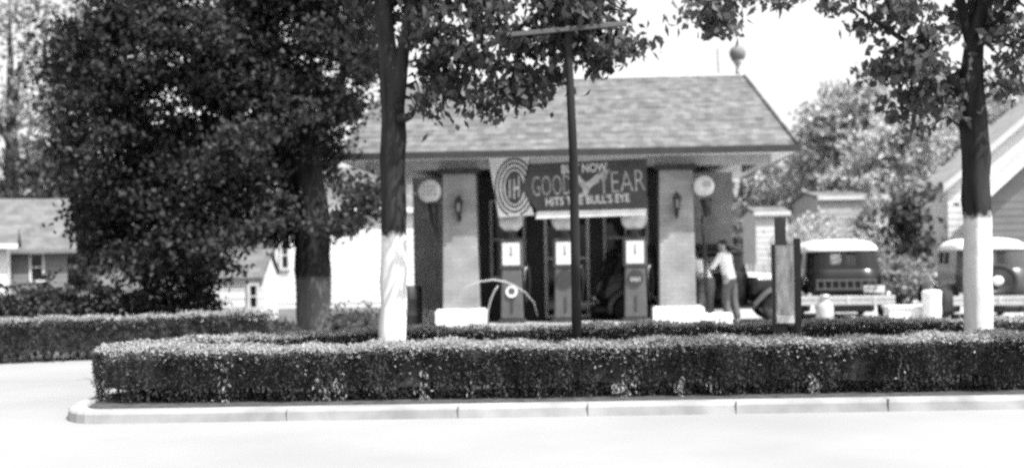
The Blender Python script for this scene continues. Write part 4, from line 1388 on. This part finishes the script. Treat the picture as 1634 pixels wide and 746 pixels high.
MB().box(q(1238, 350).x, q(1255, 350).x, .04, .09, -.05, q(1246, 346).z).build('rear_post', M['pumpdark'], sg, bevel=.006)

# ------------------------------------------------------------------ yard clutter
bw_ = thing('barrel', 'white barrel standing between the sedan and the right maple', 'barrel', (P(1487, 500, 23.6).x, 23.6, .004))
MB().lathe([(.16, 0), (.165, .03), (.17, .3), (.18, .62), (.185, .64), (.17, .66)], 22).build('body', M['white'], bw_, smooth=True)
MB().lathe([(.172, .655), (.16, .68), (.05, .69)], 20).build('lid', M['white'], bw_, smooth=True)
o = MB().box(-.37, .37, -.2, .2, 0, .33).box(-.40, .40, -.23, .23, .33, .38).build('low_wall', M['white'], None, bevel=.01)
o.location = (P(1445, 500, 24.0).x, 24.0, .004); tag(o, 'low white wall block right of the sedan bumper', 'wall')
cn = thing('milk_can', 'pale metal can standing left of the sedan rear bumper', 'can', (P(1316, 500, 23.9).x, 23.9, .004))
MB().lathe([(.16, 0), (.17, .02), (.17, .36), (.15, .43), (.09, .50), (.085, .56), (.12, .58)], 20).build('body', M['silver'], cn, smooth=True)
MB().lathe([(.12, .58), (.115, .61), (.03, .63)], 18).build('lid', M['chrome'], cn, smooth=True)
MB().tube([(-.165, 0, .3), (-.2, 0, .36), (-.15, 0, .42)], .012, 6).build('handle', M['chrome'], cn)
def stone(px, d, r, label):
    bm_ = bmesh.new()
    bmesh.ops.create_icosphere(bm_, subdivisions=2, radius=r)
    for v in bm_.verts:
        v.co *= random.uniform(.82, 1.1); v.co.z = v.co.z * .75 + r * .5
    me = bpy.data.meshes.new('stone'); bm_.to_mesh(me); bm_.free()
    me.materials.append(M['white'])
    o = link(bpy.data.objects.new('stone', me)); o.location = (P(px, 500, d).x, d, .0)
    tag(o, label, 'stone', 'whitewashed stones along the forecourt')
stone(1299, 22.4, .13, 'white stone by the left rear wheel of the sedan')
stone(1365, 21.8, .10, 'white stone below the middle of the sedan bumper')
stone(1613, 22.0, .16, 'white stone right of the right maple trunk')
stone(948, 23.2, .13, 'white stone right of the utility pole in front of the pump island')
stone(985, 23.3, .11, 'white stone just left of the right fuel pump')

# ------------------------------------------------------------------ houses
def house(label, x0, x1, y0, y1, h, ridge, wall_m, roof_m, gable='side', over=.35, rz=0.0, wins=(), doors=(), chim=None, name='house', cat='house', barge='white'):
    """gable='side': ridge parallel to X; 'front': ridge parallel to Y. wins: (x, z, w, h) on the front face"""
    cx, cy = (x0 + x1) / 2, (y0 + y1) / 2
    root = thing(name, label, cat, (cx, cy, 0), rz)
    a, c = (x1 - x0) / 2, (y1 - y0) / 2
    b_ = MB()
    b_.box(-a, a, -c, c, 0, h)
    if gable == 'side':
        for s in (-1, 1):
            b_.add([(s * a, -c, h), (s * a, c, h), (s * a, 0, ridge)], [(0, 1, 2)])
    else:
        for s in (-1, 1):
            b_.add([(-a, s * c, h), (a, s * c, h), (0, s * c, ridge)], [(0, 1, 2)])
    b_.build('wall', wall_m, root)
    b_ = MB()       # clapboard courses
    k = 0
    z = .15
    while z < h - .1:
        b_.add([(-a, -c - .012, z), (a, -c - .012, z), (a, -c - .004, z + .19), (-a, -c - .004, z + .19), (-a, -c - .001, z), (a, -c - .001, z)], [(0, 1, 2, 3), (4, 5, 1, 0)])
        z += .2
    b_.build('clapboards', wall_m, root)
    t = .09
    if gable == 'side':
        sl_ = (ridge - h) / c
        pr = [(-c - over, h - sl_ * over), (0, ridge), (c + over, h - sl_ * over), (c + over, h - sl_ * over + t), (0, ridge + t), (-c - over, h - sl_ * over + t)]
        mt = Matrix.Rotation(R(90), 4, 'Z')
        b_ = MB().prism(pr, -a - over, a + over, mt)
    else:
        sl_ = (ridge - h) / a
        pr = [(-a - over, h - sl_ * over), (0, ridge), (a + over, h - sl_ * over), (a + over, h - sl_ * over + t), (0, ridge + t), (-a - over, h - sl_ * over + t)]
        b_ = MB().prism(pr, -c - over, c + over)
    rf = b_.build('roof', roof_m, root)
    b_ = MB()
    if gable == 'side':
        b_.box(-a - over, a + over, -c - over - .05, -c - over, h - sl_ * over - .05, h - sl_ * over + t)
    else:
        yy = -c - over
        for s in (-1, 1):
            pr = [(s * (a + over), h - sl_ * over - .12), (0, ridge - .12), (0, ridge + t + .01), (s * (a + over), h - sl_ * over + t + .01)]
            b_.prism(pr, yy - .05, yy - .002)
    b_.build('bargeboard', M[barge], rf)
    for (x, z, w_, hh) in wins:
        f_ = MB()
        tt = .07
        f_.box(x - w_ / 2 - tt, x - w_ / 2, -c - .06, -c, z - tt, z + hh + tt).box(x + w_ / 2, x + w_ / 2 + tt, -c - .06, -c, z - tt, z + hh + tt)
        f_.box(x - w_ / 2, x + w_ / 2, -c - .06, -c, z + hh, z + hh + tt).box(x - w_ / 2, x + w_ / 2, -c - .07, -c, z - tt, z).box(x - w_ / 2, x + w_ / 2, -c - .055, -c - .02, z + hh / 2 - .02, z + hh / 2 + .02)
        wi = f_.build('window', M['offwhite'], root)
        MB().box(x - w_ / 2, x + w_ / 2, -c - .035, -c - .026, z, z + hh).build('pane', M['glassdark'], wi)
    for (x, w_, hh) in doors:
        dd = MB().box(x - w_ / 2, x + w_ / 2, -c - .05, -c - .023, 0, hh).build('door', M['darkpaint'], root, bevel=.005)
        MB().box(x + w_ / 2 - .12, x + w_ / 2 - .06, -c - .09, -c - .05, hh * .45, hh * .45 + .06).build('handle', M['silver'], dd)
    if chim:
        MB().box(chim[0] - .3, chim[0] + .3, chim[1] - .3, chim[1] + .3, h, ridge + .8).build('chimney', M['wallbrick'], rf)
    return root

# far left: grey house, ridge along X, ending near the dark tree
D = 44.5
xe = P(92, 400, 46).x + .5
house('low grey shingled house with white corner at far left behind the shrubs', xe - 12, xe, D - 3.2, D + 3.2, 2.0, 3.75, M['sidinggrey'], M['roofgrey'], 'side', .3, wins=[(5.0, .85, .36, .9)], rz=R(20), barge='sidinggrey')
D = 40
xe = P(5, 400, D).x
house('small white gabled porch house at the left edge before the grey house', xe - 4.2, xe, D - 1.5, D + 1.5, 2.1, 2.6, M['siding'], M['roofgrey'], 'side', .35, rz=R(20))
# small white shed
D = 30
xa, xb = P(366, 450, D - .9).x, P(420, 450, D - .9).x
house('tiny white shed with grey roof between dark shrubs and shade tree trunk', xa - .5, xb, D - .9, D + .9, 1.12, 1.62, M['siding'], M['roofgrey'], 'side', .05, wins=[(.42, .35, .14, .5)], name='shed', cat='shed', barge='trim')
# white clapboard building behind the shade tree
D = 38.5
xa, xb = P(440, 450, D - 2).x, P(668, 450, D - 2).x
house('long white clapboard building left of the station, behind tree trunks', xa, xb, D - 2, D + 2, 2.9, 4.2, M['siding'], M['roofgrey'], 'side', .12, wins=[(-1.82, 1.2, .16, .75)])
# right pale house, gable towards street
D = 40
xa = P(1492, 400, D).x
house('pale two storey gabled house behind the right maple trunk', xa, xa + 6.6, D - 3, D + 3, 3.4, 6.2, M['siding'], M['roofpale'], 'front', .15, wins=[(1.3, 1.0, .7, 1.2), (.0, 3.6, .6, .9)], doors=[(-1.9, .9, 2.0)], rz=R(-9), barge='sidingpale')
D = 35
xa = P(1582, 400, D).x
house('grey wing with bright bargeboard, right of the pale gabled house', xa, xa + 6.5, D - 1, D + 1.2, 2.95, 6.0, M['sidinggrey'], M['sidingpale'], 'front', .22, wins=[(-1.6, 1.0, .6, 1.1)], rz=R(-14))
D = 46
xa, xb = P(1308, 400, D - 2).x, P(1420, 400, D - 2).x
house('plain grey house behind the sedan and the pale evergreen', xa, xb, D - 2.0, D + 2.0, 3.3, 3.55, M['trim'], M['roofgrey'], 'side', .06, wins=[(1.0, 1.2, .6, 1.1)], barge='sidingpale')
D = 44
xa, xb = P(1196, 400, D).x, P(1246, 400, D).x
house('small pale building behind the man in the white shirt', xa, xb, D - 1.2, D + 1.2, 2.75, 2.95, M['sidingpale'], M['roofgrey'], 'side', .08, name='outbuilding', cat='outbuilding', barge='sidingpale')

# picket fence behind the roadster
D = 36
xa, xb = P(1150, 420, D).x, P(1300, 420, D).x
fence = thing('picket_fence', 'grey picket fence behind the standing man and the bright bonnet', 'fence', (xa, D, 0))
b = MB()
k = 0
while k * .12 < xb - xa:
    x = k * .12
    b.box(x, x + .08, -.015, .015, .05, 1.05).add([(x, -.015, 1.05), (x + .08, -.015, 1.05), (x + .04, -.015, 1.13), (x, .015, 1.05), (x + .08, .015, 1.05), (x + .04, .015, 1.13)], [(0, 1, 2), (5, 4, 3), (0, 2, 5, 3), (1, 4, 5, 2)])
    k += 1
b.build('pickets', M['woodgrey'], fence)
MB().box(0, xb - xa, .016, .06, .25, .34).box(0, xb - xa, .016, .06, .8, .89).build('rails', M['woodgrey'], fence)
x = 0
while x < xb - xa + .1:
    MB().box(x - .05, x + .05, .061, .15, -.05, 1.1).build('post', M['woodgrey'], fence)
    x += 1.5
